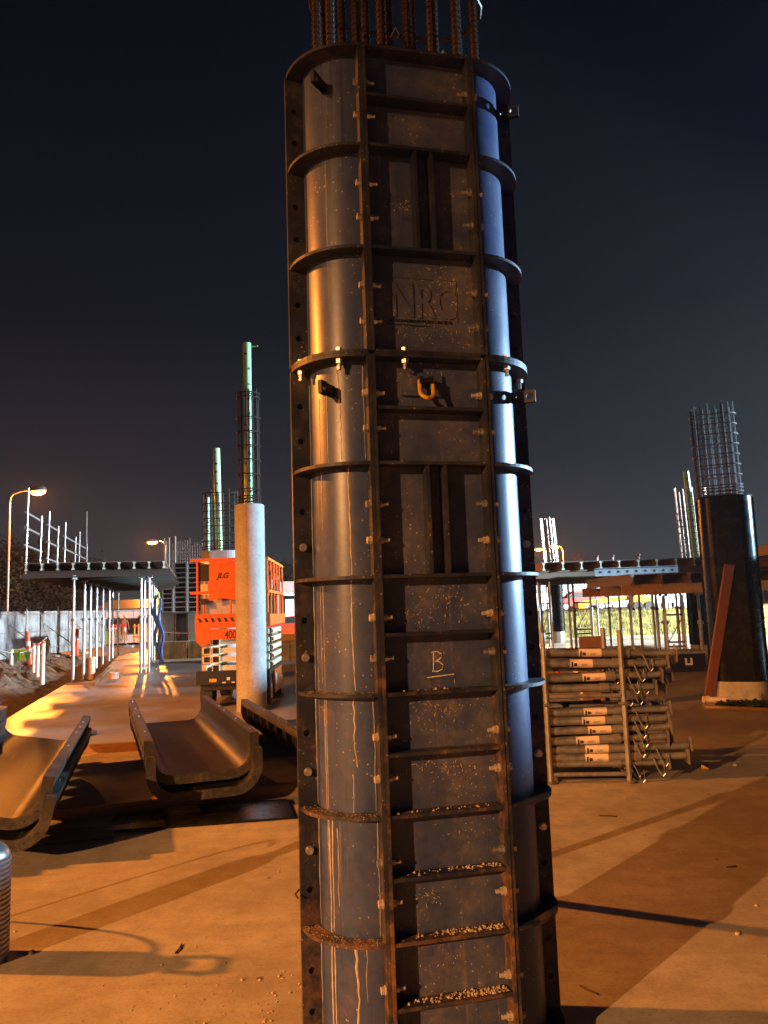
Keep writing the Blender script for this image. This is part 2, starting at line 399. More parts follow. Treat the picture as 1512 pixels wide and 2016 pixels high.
# black membrane hanging down the cut slab edge
pm = MB()
for (x0,y0),(x1,y1) in zip(edge[1:], edge[2:]):
    pm.add([(x0-.03,y0,-.02),(x1-.03,y1,-.02),(x1-.5,y1+.05,-.36),(x0-.5,y0+.05,-.36)], [(0,1,2,3)])
tag(obj('plastic_membrane', pm, M['plastic']), 'black plastic membrane hanging down the cut edge of the slab', 'membrane')
# scattered grit on the slab
gm = MB()
for k in range(900):
    if k < 430: x, y = random.gauss(-.55, .38), random.gauss(3.15, .35)
    else: x, y = random.uniform(-3.2, 4.2), random.uniform(2.7, 12)
    if -.5 < x < .8 and 2.3 < y < 3.4: continue
    r = random.choice((.002,.003,.003,.004,.007)) * random.uniform(.7,1.5)
    n_ = 5; a0 = random.random()*6
    ring = [(x + r*math.cos(a0+6.283*q/n_)*random.uniform(.6,1.3), y + r*math.sin(a0+6.283*q/n_)*random.uniform(.6,1.3), 0.001) for q in range(n_)]
    gm.add(ring + [(x, y, r*random.uniform(.5,1.1))], [(q,(q+1)%n_,n_) for q in range(n_)])
gr = obj('grit', gm, M['crumb']); gr['label'] = 'loose cement grit scattered over the slab'; gr['category'] = 'grit'; stuff(gr)
# larger crumbs, twigs and wire ends lying on the slab in the foreground
def stick(px0, py0, px1, py1, r, m, label, name='tie_wire_offcut'):
    a, b = at(px0,py0), at(px1,py1); mid = (a+b)/2 + Vector((random.uniform(-.01,.01),random.uniform(-.01,.01),0))
    tag(obj(name, MB().tube([a+Vector((0,0,r)), mid+Vector((0,0,r*1.6)), b+Vector((0,0,r))], r, 6), M[m]), label, 'wire')
stick(345,1878,358,1860,.0035,'rust','short rusty wire offcut on the slab left of the column')
stick(1141,1942,1176,1958,.004,'rust','thin bent wire offcut on the slab at the lower right')
stick(1180,1607,1215,1608,.004,'rust','rusty wire offcut in front of the prop stack')
stick(1430,1708,1450,1706,.003,'rust','tiny wire offcut near the right edge of the slab')
def lump(px, py, r, label, m='soil', name='clod'):
    p = at(px,py); b = bmesh.new(); bmesh.ops.create_icosphere(b, subdivisions=2, radius=r)
    for v_ in b.verts: v_.co *= random.uniform(.75,1.15); v_.co.z = v_.co.z*.6 + r*.4
    me = bpy.data.meshes.new(name); b.to_mesh(me); b.free(); me.materials.append(M[m])
    o = obj(name, me, None, None, p); tag(o, label, 'clod')
lump(180,1447,.07,'crumbled soil clod on the slab beyond the left trough')
lump(170,1450,.05,'smaller soil clod touching the one beyond the left trough')
lump(62,1878,.016,'dark soil crumb beside the galvanised canister')
lump(1452,1840,.012,'pale crumb on the slab near the right edge','crumb')
lump(1448,1508,.022,'pale crumb beyond the yellow cap','crumb')

# ================================================================== the column formwork in the foreground
KS = 1.22
FX, FY, YAW = -.033, 2.254, R(13.2)
RAD, FL, PR, WID = .160, .056, .053, .352
ftm = thing('column_formwork', 'tall blue-black steel column formwork with ribs, rust and cement runs in the foreground', 'formwork', (FX*KS, FY*KS, CAMZ*(1-KS)), YAW)
ftm.scale = (KS,KS,KS)       # modelled at a 0.33 m rib pitch, stands at 0.40 m
ZB = CAMZ*(KS-1)/KS + .004    # where the slab lies in these units
ZR = [ZB+.006] + [round(.33*k, 3) for k in range(1,11)]
ZMID = [3.30,3.135,2.97,2.64,2.31,2.145,1.98,1.65,1.485,1.32,1.155,.99,.825,.66,.495,.33,ZB+.006]
TH = .010
ident = lambda u,v,z: (u,v,z)
back = lambda u,v,z: (WID-u, 2*RAD-v, z)
def arc(t, rho, side):                        # t 0 (joint flange) .. 90 (front), side -1 left / +1 right
    a = R(t); x = -rho*math.cos(a); y = RAD - rho*math.sin(a)
    return (x, y) if side < 0 else (WID - x, y)
def hole_plate(u0,u1,z0,z1,v0,v1,holes,hr=.0095):
    """upright plate with real round holes"""
    mb = MB(); zs = sorted(holes); cuts = [z0] + [(a+b)/2 for a,b in zip(zs,zs[1:])] + [z1]
    uc = (u0+u1)/2
    for z,(a,b) in zip(zs, zip(cuts,cuts[1:])):
        ang = sorted([2*math.pi*k/14+.1 for k in range(14)] + [math.atan2(sz-z, su-uc) % (2*math.pi) for su in (u0,u1) for sz in (a,b)])
        outer=[]; inner=[]
        for t in ang:
            c, s_ = math.cos(t), math.sin(t)
            k = min(((u1-uc) if c>0 else (u0-uc))/c if abs(c)>1e-9 else 9, ((b-z) if s_>0 else (a-z))/s_ if abs(s_)>1e-9 else 9)
            outer.append((uc+c*k, z+s_*k)); inner.append((uc+c*hr, z+s_*hr))
        n_ = len(ang); vs = [(p,v0,q) for p,q in outer]+[(p,v0,q) for p,q in inner]+[(p,v1,q) for p,q in inner]+[(p,v1,q) for p,q in outer]
        fs = []
        for i in range(n_):
            j = (i+1)%n_; fs += [(i,j,n_+j,n_+i),(n_+i,n_+j,2*n_+j,2*n_+i),(2*n_+i,2*n_+j,3*n_+j,3*n_+i)]
        mb.add(vs, fs)
        for (p,q),(p2,q2) in zip(outer, outer[1:]+outer[:1]):     # outer rim
            if abs(p-p2)<1e-6 and abs(q-q2)>1e-6: mb.add([(p,v0,q),(p2,v0,q2),(p2,v1,q2),(p,v1,q)],[(0,1,2,3)])
    return mb
HZ = [z for zt in ZR[2:] for z in (zt-.118, zt-.228)]
SECT = ((2.315,3.305),(ZB,2.305))
for T in (ident, back):
    front = T is ident
    for za, zb in SECT:
        ft = obj('face_panel', MB().box(.0005,WID-.0005,0,.006,za,zb).xf(T), M['flat'], ftm)
        ft['label'] = 'flat face panel between the two upright flanges'
        for uu in ((0,.0105),(WID-.0105,WID)):
            obj('panel_flange', MB().box(uu[0],uu[1],-PR,-.0002,za+.001,zb-.001).xf(T), M['flange_rust'], ftm)
        for side in (-1,1):
            ts = [i*90/18 for i in range(19)]; vs=[]; fs=[]
            for t in ts:
                a = arc(t,RAD,side); b = arc(t,RAD-.006,side)
                vs += [(a[0],a[1],za),(a[0],a[1],zb),(b[0],b[1],za),(b[0],b[1],zb)]
            for i in range(18):
                o=4*i; fs += [(o,o+4,o+5,o+1),(o+2,o+3,o+7,o+6),(o+1,o+5,o+7,o+3),(o,o+2,o+6,o+4)]
            obj('curved_panel', MB().add(vs,fs,True).xf(T), M['skin'], ftm)
            u0,u1 = (-.0125,-.001) if side<0 else (WID+.001, WID+.0125)
            obj('curved_panel_flange', MB().box(u0,u1,-PR+.003,-.0005,za+.001,zb-.001).xf(T), M['flange'], ftm)
            e0,e1 = (-RAD-FL,-RAD) if side<0 else (WID+RAD, WID+RAD+FL)
            if front:
                obj('joint_flange', hole_plate(e0,e1,za+.001,zb-.001,RAD-.011,RAD-.0005,[z for z in HZ if za<z<zb]), M['flange'], ftm)
            else:
                obj('joint_flange', MB().box(e0,e1,RAD-.011,RAD-.0005,za+.001,zb-.001).xf(T), M['flange'], ftm)
    # curved ribs
    for z in ZR:
        for side in (-1,1):
            for dz in ((-.0105,.0105) if abs(z-2.31)<.01 else (0,)):
                poly_o=[]; poly_i=[]
                for k in range(15):
                    t = 2 + 86.5*k/14 if True else 0
                    f_ = (t/90)**1.4
                    poly_o.append(arc(t, RAD+FL-.003+(PR-FL-.004)*f_, side)); poly_i.append(arc(t, RAD+.0003, side))
                top = z if abs(z-3.30)>.01 else 3.30
                obj('curved_rib', MB().prism(poly_o+poly_i[::-1], top-TH/2+dz*.52, top+TH/2+dz*.52).xf(T), M['rib'], ftm)
    for z in ZMID:
        for dz in ((-.0105,.0105) if abs(z-2.31)<.01 else (0,)):
            obj('rib', MB().box(.011,WID-.011,-PR+.003,-.0003,z-TH/2+dz*.52,z+TH/2+dz*.52).xf(T), M['rib'], ftm)
    for a,b in ((2.64,2.97),(1.65,1.98)):
        for u in (.155,.208):
            obj('upright_stiffener', MB().box(u,u+.010,-PR+.006,-.0003,a+TH/2+.001,b-TH/2-.001).xf(T), M['rib'], ftm)
# bolts: hex head, washer, shank with nut (axis along u through the flange pair)
def bolt_mesh():
    mb = MB()
    hexa = lambda x0,x1,r: mb.tube([(x0,0,0),(x1,0,0)], r, 6)
    mb.tube([(-.018,0,0),(.030,0,0)], .0058, 8); mb.tube([(-.0155,0,0),(-.0125,0,0)], .0125, 12); hexa(-.026,-.0155,.0108)
    mb.tube([(.0105,0,0),(.0135,0,0)], .0125, 12); hexa(.0135,.024,.0108); mb.tube([(.024,0,0),(.040,0,0)], .0062, 8)
    return mb.mesh('bolt', M['zincold'])
BM = bolt_mesh(); BM2 = BM.copy(); BM2.materials[0] = M['zinc']
for i, z in enumerate(HZ):
    new = z > 2.3 or random.random() < .25
    for u, s_, v in ((0,1,-.031),(WID,-1,-.031)):
        if random.random() < .04: continue
        o = obj('bolt', BM2 if new else BM, None, ftm, (u, v, z+random.uniform(-.004,.004)))
        o.rotation_euler = (random.uniform(0,6.28), 0, 0 if s_ > 0 else math.pi)
# bolts closing the section joint, hanging below the doubled rib
def vbolt():
    mb = MB(); mb.tube([(0,0,-.030),(0,0,.018)],.0060,8); mb.tube([(0,0,.010),(0,0,.013)],.0125,12); mb.tube([(0,0,.013),(0,0,.023)],.0108,6)
    mb.tube([(0,0,-.013),(0,0,-.010)],.0125,12); mb.tube([(0,0,-.0245),(0,0,-.013)],.0115,6); mb.tube([(0,0,-.044),(0,0,-.0245)],.0065,8)
    return mb.mesh('joint_bolt', M['zinc'])
VB = vbolt()
for p in [arc(12,RAD+.031,-1), arc(62,RAD+.029,-1), (WID*.30,-.032), arc(62,RAD+.029,1), arc(10,RAD+.031,1)]:
    obj('joint_bolt', VB, None, ftm, (p[0],p[1],2.31))
# a few bolts in the side joint flanges
for px_, py_, sd in ((598,1073,-1),(601,1293,-1),(604,1524,-1),(610,1682,-1),(1036,1072,1),(1052,1484,1),(1062,1630,1)):
    z = min(HZ, key=lambda q: abs(q - (atY(px_,py_,2.36*KS).z-CAMZ*(1-KS))/KS))
    o = obj('bolt', BM2, None, ftm, ((-RAD-FL/2) if sd<0 else (WID+RAD+FL/2), RAD-.001, z)); o.rotation_euler = (0,0,math.pi/2)
# lifting lugs: upright radial plates with two holes
def lug(t, side, z, T=ident):
    a = arc(t,RAD-.001,side); b = arc(t,RAD+.075,side); d = Vector((b[0]-a[0], b[1]-a[1],0)).normalized(); n_ = Vector((-d.y,d.x,0))
    mb = hole_plate(0,.040,-.017,.017,-.006,.006,[0.0],.006)
    mb2 = hole_plate(.040,.076,-.020,.020,-.006,.006,[0.0],.011); mb.add(mb2.v, mb2.f)
    mb.xf(lambda u,v,zz: tuple(Vector((a[0],a[1],z+zz)) + d*u + n_*v))
    obj('lifting_lug', mb.xf(T), M['black'], ftm)
for z in (3.195, 2.21):
    lug(50,-1,z); lug(30,1,z+.01)
# doubler plate, bracket and yellow link in the bay under the joint
dp = MB(); pts=[]
for cx_,cz_,a0 in ((.057,.027,0),(-.057,.027,90),(-.057,-.027,180),(.057,-.027,270)):
    for k in range(5): a=R(a0+k*22.5); pts.append((.150+.012+cx_+.008*math.cos(a), cz_+.008*math.sin(a)))
vs=[(u,-.0105,2.228+z) for u,z in pts]+[(u,-.0004,2.228+z) for u,z in pts]; n_=len(pts)
dp.add(vs,[list(range(n_)),list(range(n_,2*n_))[::-1]]+[(i,(i+1)%n_,n_+(i+1)%n_,n_+i) for i in range(n_)])
dpl = obj('doubler_plate', dp, M['flat'], ftm)
obj('bracket', MB().box(.146,.158,-.044,-.010,2.222,2.244).box(.178,.190,-.044,-.010,2.222,2.244).tube([(.142,-.034,2.234),(.194,-.034,2.234)],.0075,8), M['black'], dpl)
lk=[(.146+.0)*1.0]
U=[]
for k in range(13):
    a = math.pi + math.pi*k/12; U.append((.168+.0205*math.cos(a), -.040-.012*abs(math.sin(a)), 2.196+.020*math.sin(a)))
U = [(.1475,-.036,2.236)] + U + [(.1885,-.036,2.236)]
obj('shackle', MB().tube(U,.0062,10), M['yellow'], ftm)['label'] = 'yellow lifting shackle hanging on the face panel'
obj('tape', MB().tube([(.1885,-.0365,2.205),(.1885,-.0362,2.219)],.0074,10), M['green'], ftm)
obj('lifting_eye', MB().tube([(.150+.020*math.cos(R(180+18*k)),-.032,3.146-.016*math.sin(R(180+18*k))*-1+.006) for k in range(11)],.004,8), M['rib'], ftm)
# raised maker's mark on the upper face panel and chalk letter below
def text_mb(body, size, depth, bold=0.0, spacing=1.0):
    cu = bpy.data.curves.new('t','FONT'); cu.body = body; cu.size = size; cu.extrude = depth; cu.offset = bold; cu.space_character = spacing; cu.resolution_u = 6
    cu.align_x = 'LEFT'
    o = bpy.data.objects.new('t',cu); COL.objects.link(o); dg = bpy.context.evaluated_depsgraph_get()
    me = bpy.data.meshes.new_from_object(o.evaluated_get(dg)); mb = MB(); mb.v=[tuple(v.co) for v in me.vertices]; mb.f=[list(p.vertices) for p in me.polygons]; mb.sm=[False]*len(mb.f)
    bpy.data.objects.remove(o); bpy.data.curves.remove(cu); bpy.data.meshes.remove(me); return mb
def text_part(name, body, size, depth, m, parent, place, bold=0.0, spacing=1.0, width=None):
    mb = text_mb(body,size,depth,bold,spacing)
    if width:
        xs=[v[0] for v in mb.v]; k = width/(max(xs)-min(xs)); mb.xf(lambda x,y,z:(x*k,y,z))
    return obj(name, mb.xf(place), m, parent)
NZ = 2.445
text_part('raised_letters','NRC',.150,.0022,M['flat'],ftm,lambda x,y,z:(.075+x,-.0018-z,NZ+y),.0025,1.0,.205)
text_part('raised_line','NATIONALREINFORCEDCONCRETE',.0135,.0012,M['black'],ftm,lambda x,y,z:(.070+x,-.0010-z,NZ-.019+y),0,1.0,.20)
obj('raised_bar', MB().box(.062,.135,-.0025,-.0002,NZ-.0285,NZ-.0262).box(.138,.200,-.0025,-.0002,NZ-.030,NZ-.0277), M['black'], ftm)
obj('raised_frame', MB().box(.070,.290,-.0022,-.0002,NZ+.122,NZ+.1245).box(.2875,.290,-.0022,-.0002,NZ-.012,NZ+.120), M['flat'], ftm)
def chalk(pts, r=.0016): return MB().tube([(u,-.0014,z) for u,z in pts], r, 5)
BZ = 1.375; BU=.165
ch = chalk([(BU+.003,BZ+.052),(BU,BZ),(BU-.001,BZ-.002)])
b2 = chalk([(BU-.004,BZ+.053),(BU+.012,BZ+.056),(BU+.026,BZ+.048),(BU+.026,BZ+.038),(BU+.014,BZ+.030),(BU+.004,BZ+.028),(BU+.018,BZ+.026),(BU+.030,BZ+.016),(BU+.027,BZ+.004),(BU+.012,BZ-.002),(BU-.003,BZ)])
ch.add(b2.v,b2.f); b3 = chalk([(BU-.020,BZ-.018),(BU+.062,BZ-.012)]); ch.add(b3.v,b3.f)
obj('chalk_letter', ch, M['chalk'], ftm)['label'] = 'chalk letter B with a stroke under it'
# cement runs down the curved panel
def run(t, z0, z1, wv=.004, r=.0022, side=-1):
    pts=[]; n_=max(4,int((z0-z1)/.02)); off=0
    for k in range(n_+1):
        off += random.uniform(-wv,wv); off*=.86
        a = arc(t+off*180, RAD+.0004, side); pts.append((a[0],a[1],z0+(z1-z0)*k/n_))
    mb = MB(); vs=[]; fs=[]
    for k,p in enumerate(pts):
        rr = r*random.uniform(.55,1.35)*(1-.5*k/n_)
        a0 = arc(t,1,side); tx = Vector((-(a0[1]-RAD), a0[0]-(0 if side<0 else WID),0)).normalized(); nx = Vector((a0[0]-(0 if side<0 else WID), a0[1]-RAD,0)).normalized()
        P = Vector(p); vs += [P-tx*rr, P+nx*rr*.5-tx*rr*.4, P+nx*rr*.5+tx*rr*.4, P+tx*rr]
    for k in range(n_):
        for q in range(3): fs.append((4*k+q,4*k+q+1,4*k+5+q,4*k+4+q))
    obj('cement_run', mb.add(vs,fs,True), M['drip'], ftm)
RUNS = [(66,1.975,1.66,.004,.0030),(65,1.645,1.33,.004,.0026),(64,1.315,1.12,.010,.0026),(62,1.10,.995,.004,.0014),
        (57,2.30,2.0,.006,.0030),(42,2.20,1.99,.001,.0016),(30,2.2,1.99,.001,.0014),(31,1.97,1.80,.001,.0016),
        (27,1.31,.995,.002,.0018),(30,1.31,1.0,.002,.0014),(30,.982,.665,.002,.0034),(35,.982,.67,.002,.0024),(41,.95,.74,.006,.0014),
        (30,.652,.335,.002,.0036),(34,.652,.34,.002,.0024),(60,.652,.335,.008,.0042),(70,.652,.50,.006,.0014),
        (24,1.64,1.35,.001,.0012),(29,1.64,1.34,.001,.0012),(6,1.64,1.33,.004,.0026),(5,1.31,1.0,.004,.0026),(6,1.97,1.67,.004,.0018),(6,2.28,1.99,.004,.0020),(7,.98,.67,.005,.0022),(6,.65,.35,.005,.0022),
        (84,2.28,2.0,.003,.0016),(84,1.31,1.0,.003,.0014),(85,.98,.67,.003,.0016)]
for a in RUNS: run(*a)
# crumbs of cement lying on the lower ribs
cm = MB()
for z, dens in ((.825,90),(.66,150),(.495,230),(.33,200),(.99,25),(1.32,18)):
    for k in range(dens):
        u = WID*.98 - abs(random.gauss(0,.14)) if z<.9 else random.uniform(.03,.32)
        if not .03<u<WID-.015: continue
        v = random.uniform(-PR+.012,-.006); r = random.choice((.0015,.002,.003,.0045))*random.uniform(.8,1.4)
        zz = z+TH/2; ring=[(u+r*math.cos(1.256*q+k)*random.uniform(.7,1.2), v+r*math.sin(1.256*q+k)*random.uniform(.7,1.2), zz) for q in range(5)]
        cm.add(ring+[(u,v,zz+r*random.uniform(.7,1.3))],[(q,(q+1)%5,5) for q in range(5)])
stuff(obj('cement_crumbs', cm, M['crumb'], ftm))
dm = MB()
for z, dens in ((.66,160),(.99,100),(1.32,60),(.33,100)):
    for k in range(dens):
        p = arc(random.uniform(4,86), RAD+random.uniform(.006,.05), -1); r=random.uniform(.001,.003); zz=z+TH/2
        dm.add([(p[0]-r,p[1]-r,zz),(p[0]+r,p[1]-r*.6,zz),(p[0],p[1]+r,zz),(p[0],p[1],zz+r*.8)],[(0,1,3),(1,2,3),(2,0,3)])
stuff(obj('rust_and_cement_grit', dm, M['crumb'], ftm))
# splashes of cement thrown on the face panel
sm_ = MB()
for uc,zc,n_,sp_ in ((.15,1.265,150,.075),(.17,1.10,140,.06),(.13,.60,40,.05),(.12,.755,60,.035),(.15,1.53,90,.05),(.20,1.60,80,.06),(.25,.93,30,.05),(.12,2.80,50,.04),(.24,2.56,120,.06),(.20,2.40,120,.07),(.16,2.27,70,.05)):
    for k in range(int(n_*.6)):
        u = uc+random.gauss(0,sp_); z = zc+random.gauss(0,sp_*.42)
        if not .02<u<WID-.02 or any(abs(z-q)<.010 for q in ZMID): continue
        a = math.atan2(z-zc+.02,u-uc)+1.2+random.gauss(0,.5); L_ = random.choice((.0015,.002,.003,.008))*random.uniform(.6,1.4); w_ = random.uniform(.0007,.0016)
        c_,s_ = math.cos(a),math.sin(a)
        sm_.add([(u-c_*L_,-.0003,z-s_*L_),(u-s_*w_,-.0003,z+c_*w_),(u+c_*L_,-.0003,z+s_*L_),(u+s_*w_,-.0003,z-c_*w_),(u,-.0018,z)],[(0,1,4),(1,2,4),(2,3,4),(3,0,4)])
stuff(obj('cement_splashes', sm_, M['crumb'], ftm))
obj('tie_wire', MB().tube([(-RAD-FL-.004,RAD-.01,.765),(-RAD-FL-.016,RAD-.02,.758),(-RAD-FL-.010,RAD-.03,.748)],.003,6), M['rust'], ftm)

# inclined push-pull brace behind the formwork; its shadow crosses the slab on the right
bt_ = thing('push_pull_brace','inclined steel brace behind the foreground formwork, seen by its thin shadow on the slab','brace',(.31,4.50,0))
pA, pB = Vector((0,0,.05)), Vector((-.05,-1.16,1.4))
obj('outer_tube', MB().tube([pA,pA.lerp(pB,.62)],.036,10), M['galvold'], bt_)
obj('inner_tube', MB().tube([pA.lerp(pB,.62),pB],.028,10), M['galvold'], bt_)
obj('foot_plate', MB().cbox((0,0,.008),(.18,.18,.016)).box(-.05,.05,-.012,.012,.016,.08), M['galvold'], bt_)
obj('collar', MB().tube([pA.lerp(pB,.60),pA.lerp(pB,.65)],.048,12), M['galvold'], bt_)

# ------------------------------------------------------------------ rebar cages
def rib_bar(mb, x, y, z0, z1, r, n=8, pitch=.016, lean=(0,0)):
    """deformed bar: a rod with rolled rings"""
    mb.tube([(x,y,z0),(x+lean[0],y+lean[1],z1)], r, n)
    if pitch:
        z = z0+pitch
        while z < z1:
            k=(z-z0)/(z1-z0); mb.tube([(x+lean[0]*k,y+lean[1]*k,z-.002),(x+lean[0]*k,y+lean[1]*k,z+.002)], r*1.2, n, True); z += pitch
def obround(w_, d_, k):
    """k points round a stadium of overall w_ x d_"""
    r = d_/2; s_ = w_-d_; per = 2*s_+2*math.pi*r; out=[]
    for i in range(k):
        q = per*i/k
        if q < s_: out.append((-s_/2+q, -r))
        elif q < s_+math.pi*r: a=(q-s_)/r; out.append((s_/2+r*math.sin(a), -r*math.cos(a)))
        elif q < 2*s_+math.pi*r: out.append((s_/2-(q-s_-math.pi*r), r))
        else: a=(q-2*s_-math.pi*r)/r; out.append((-s_/2-r*math.sin(a), r*math.cos(a)))
    return out
def cage(label, loc, rz, w_, d_, z0, z1, nbar, rbar, ties, m, lean=(0,0), group='rebar cages', ribbed=0, tr=.006, lift=()):
    t = thing('rebar_cage', label, 'rebar cage', (loc[0],loc[1],0), rz, group)
    for i,(x,y) in enumerate(obround(w_-2*tr-rbar*2, d_-2*tr-rbar*2, nbar)):
        mb = MB(); rib_bar(mb, x, y, z0, z1+random.uniform(-.05,.05), rbar, 8 if ribbed else 6, ribbed, lean); obj('bar', mb, m, t)
    for z in ties:
        k=(z-z0)/(z1-z0); o=obround(w_,d_,28); a=random.uniform(-.006,.006)
        pts=[(x+lean[0]*k,y+lean[1]*k,z+a*math.cos(j*.22)) for j,(x,y) in enumerate(o)]; pts.append(pts[0])
        obj('tie', MB().tube(pts, tr, 6, False), m, t)
    return t
cpos = Vector((FX,FY,0)) + Matrix.Rotation(YAW,3,'Z') @ Vector((WID/2, RAD, 0))
cg = cage('rusty ribbed rebar cage rising out of the foreground formwork', cpos, YAW, WID+2*RAD-.07, 2*RAD-.06, .24, 4.3, 16, .014, [.35,.6,.9,1.2,1.5,1.8,2.1,2.4,2.7,3.0,3.335,3.62,3.90], M['rust'], ribbed=.02)
cg.location = (cpos.x*KS, cpos.y*KS, CAMZ*(1-KS)); cg.scale = (KS,KS,KS)
for x,y,z in ((-.06,-.13,3.40),(.10,-.13,3.345),(.19,-.10,3.36),(-.20,-.05,3.38)):
    obj('tie_wire', MB().tube([(x,y,z),(x+.015,y-.012,z+.028),(x+.028,y-.006,z+.01),(x+.02,y-.015,z-.012)],.0022,6), M['galvold'], cg)

# ================================================================== trough-shaped formwork halves lying on the slab
M['trough'] = paint_steel('used_form_steel', (.022,.023,.025), .22, .18, .46, .02, .7, .35, (30, .8, 30)); M['trough'].node_tree.nodes['Principled BSDF'].inputs['Metallic'].default_value = .6
M['trough_edge'] = paint_steel('used_form_edge', (.034,.031,.029), .30, .35, .5, .04, .2)
def trough_mesh(L, W_, rad, wall):
    """U section along +y: flat floor, quarter-round sides, outward rims, end flanges, ribs below"""
    prof=[]                                   # outer skin line from left rim top to right rim top
    hw=W_/2
    prof.append((-hw, rad+wall))
    for k in range(13): a=math.pi+ (math.pi/2)*k/12; prof.append((-hw+rad+rad*math.cos(a), rad+rad*math.sin(a)))
    prof += [(-x,z) for x,z in reversed(prof)]
    return prof
def trough(name, label, origin, dirv, L, W_, rad, wall, z, tilt=0.0, group='steel trough forms on the slab', pitch=0.0):
    rz = math.atan2(-dirv[0], dirv[1])
    t = thing('trough_formwork', label, 'formwork', (origin[0],origin[1],z), rz, group)
    t.rotation_euler = (pitch, tilt, rz)
    prof = trough_mesh(L,W_,rad,wall); th=.006; fl=.075; n_=len(prof)
    def off(d):
        o=[]
        for i,(x,zv) in enumerate(prof):
            a=prof[max(0,i-1)]; b=prof[min(n_-1,i+1)]; tx,tz=b[0]-a[0],b[1]-a[1]; l=math.hypot(tx,tz); o.append((x+tz/l*d, zv-tx/l*d))
        return o
    out=off(th); out=[(x,zv) for x,zv in out]; rim=off(fl)
    def sheet(p,q,y0,y1):
        vs=[(x,y0,zv) for x,zv in p]+[(x,y0,zv) for x,zv in q]+[(x,y1,zv) for x,zv in p]+[(x,y1,zv) for x,zv in q]; m_=len(p); fs=[]
        for i in range(m_-1):
            fs += [(i,i+1,2*m_+i+1,2*m_+i),(m_+i,3*m_+i,3*m_+i+1,m_+i+1),(i,m_+i,m_+i+1,i+1),(2*m_+i,2*m_+i+1,3*m_+i+1,3*m_+i)]
        fs += [(0,2*m_,3*m_,m_),(m_-1,2*m_-1,4*m_-1,3*m_-1)]
        return MB().add(vs,fs,True)
    obj('skin', sheet(prof,out,0,L), M['trough'], t)
    offs=off(th+.0006)
    for y in (-.006, L-.006):
        e=obj('end_flange', sheet(prof,rim,y,y+.012), M['trough_edge'], t)
        for k in (4,8,11,15,18,22) if y<0 else ():
            if k<n_:
                x=(prof[k][0]+rim[k][0])/2; zv=(prof[k][1]+rim[k][1])/2
                obj('bolt_hole', MB().tube([(x,y-.0012,zv),(x,y+.0005,zv)],.011,10), M['ink'], e)
    if True:
        for yy in [L*(k+1)/8 for k in range(7)]:
            obj('rib', sheet(offs,off(fl-.008),yy,yy+.010), M['trough_edge'], t)
    for s_ in (-1,1):
        e=(-hw_(W_)-fl, -hw_(W_)-.0005) if s_<0 else (hw_(W_)+.0005, hw_(W_)+fl)
        f=obj('rim_flange', MB().box(e[0],e[1],.007,L-.007,rad+wall-.012,rad+wall-.0005), M['trough_edge'], t)
        g=e[0]+.004 if s_<0 else e[1]-.014
        obj('rim_lip', MB().box(g,g+.010,.008,L-.008,rad+wall-.072,rad+wall-.0125), M['trough_edge'], f)
        for k in random.sample(range(9),4):
            obj('bolt', MB().tube([((e[0]+e[1])/2,L*(k+.5)/9,rad+wall-.03),((e[0]+e[1])/2,L*(k+.5)/9,rad+wall+.010)],.008,6), M['galvold'], f)
    return t
def hw_(W_): return W_/2
D1 = Vector((math.sin(R(-20.3)), math.cos(R(-20.3)), 0)); X1 = Vector((D1.y,-D1.x,0))
rn = at(522,1462,.50); ln = at(296,1468,.50)
wid = (rn-ln).dot(X1) - .12
nearC = at(405,1573,.11); nearC.z = 0
trough('t','lower trough of the nested pair in the middle, end flange towards the viewer', nearC, D1, 3.3, wid, .15, .13, .185)
trough('t','upper trough of the nested pair in the middle, lit along its right side', nearC + D1*.10 - X1*.01, D1, 3.3, wid, .15, .13, .30)
l3 = at(468,1374,.50); c3 = l3 + X1*(wid/2+.10) - D1*3.35; c3.z=0
trough('t','trough half hidden behind the foreground formwork, right of the middle pair', c3, D1, 3.3, wid, .15, .13, .19, R(2))
D2 = Vector((math.sin(R(-17.0)), math.cos(R(-17.0)), 0)); X2 = Vector((D2.y,-D2.x,0))
r2 = at(98,1556,.46); r2f = at(176,1416,.50)
c2 = r2 - X2*(wid/2+.08); c2.z=0
trough('t','lower trough of the nested pair at the left edge', c2, D2, (r2f-r2).length*1.0, wid, .15, .13, .22, R(11))
trough('t','upper trough of the nested pair at the left edge, its floor catching lamp light', c2 + D2*.12 + X2*-.02, D2, (r2f-r2).length, wid, .15, .13, .33, R(11))
# timber bearers under the troughs
def bearer(p0, p1, w_, h_, label, z=0.0, m='timber'):
    a, b = Vector(p0), Vector(p1); a.z = b.z = 0; L=(b-a).length; c=(a+b)/2
    t=obj('timber_bearer', MB().box(-L/2,L/2,-w_/2,w_/2,0,h_), M[m], None, (c.x,c.y,z), (0,0,math.atan2(b.y-a.y,b.x-a.x))); tag(t,label,'timber','timber bearers'); return t
bearer(at(100,1618), at(640,1556), .10, .095, 'near timber bearer crossing under both trough pairs')
bearer(at(-60,1497), at(640,1455), .10, .095, 'far timber bearer under the trough pairs')
bearer(at(150,1602), at(460,1565), .22, .022, 'thin flat board in front of the near bearer, left of the black sheet', 0.0)
# black sheet on the slab
q=[at(207,1641), at(580,1613), at(566,1577), at(236,1598)]
# grow to the right, behind the column
q[1] = q[0] + (q[1]-q[0])*1.0
sh=MB(); poly=[(p.x,p.y) for p in q]; sh.prism(poly,.004,.020)
tag(obj('form_sheet', sh, M['blackply']), 'flat black form ply sheet lying on the slab in front of the troughs', 'sheet')
q2=[at(-40,1672), at(222,1652), at(226,1630), at(-40,1645)]
tag(obj('form_sheet', MB().prism([(p.x,p.y) for p in q2],.004,.018), M['ply']), 'brown ply strip lying in front of the left trough pair', 'sheet')

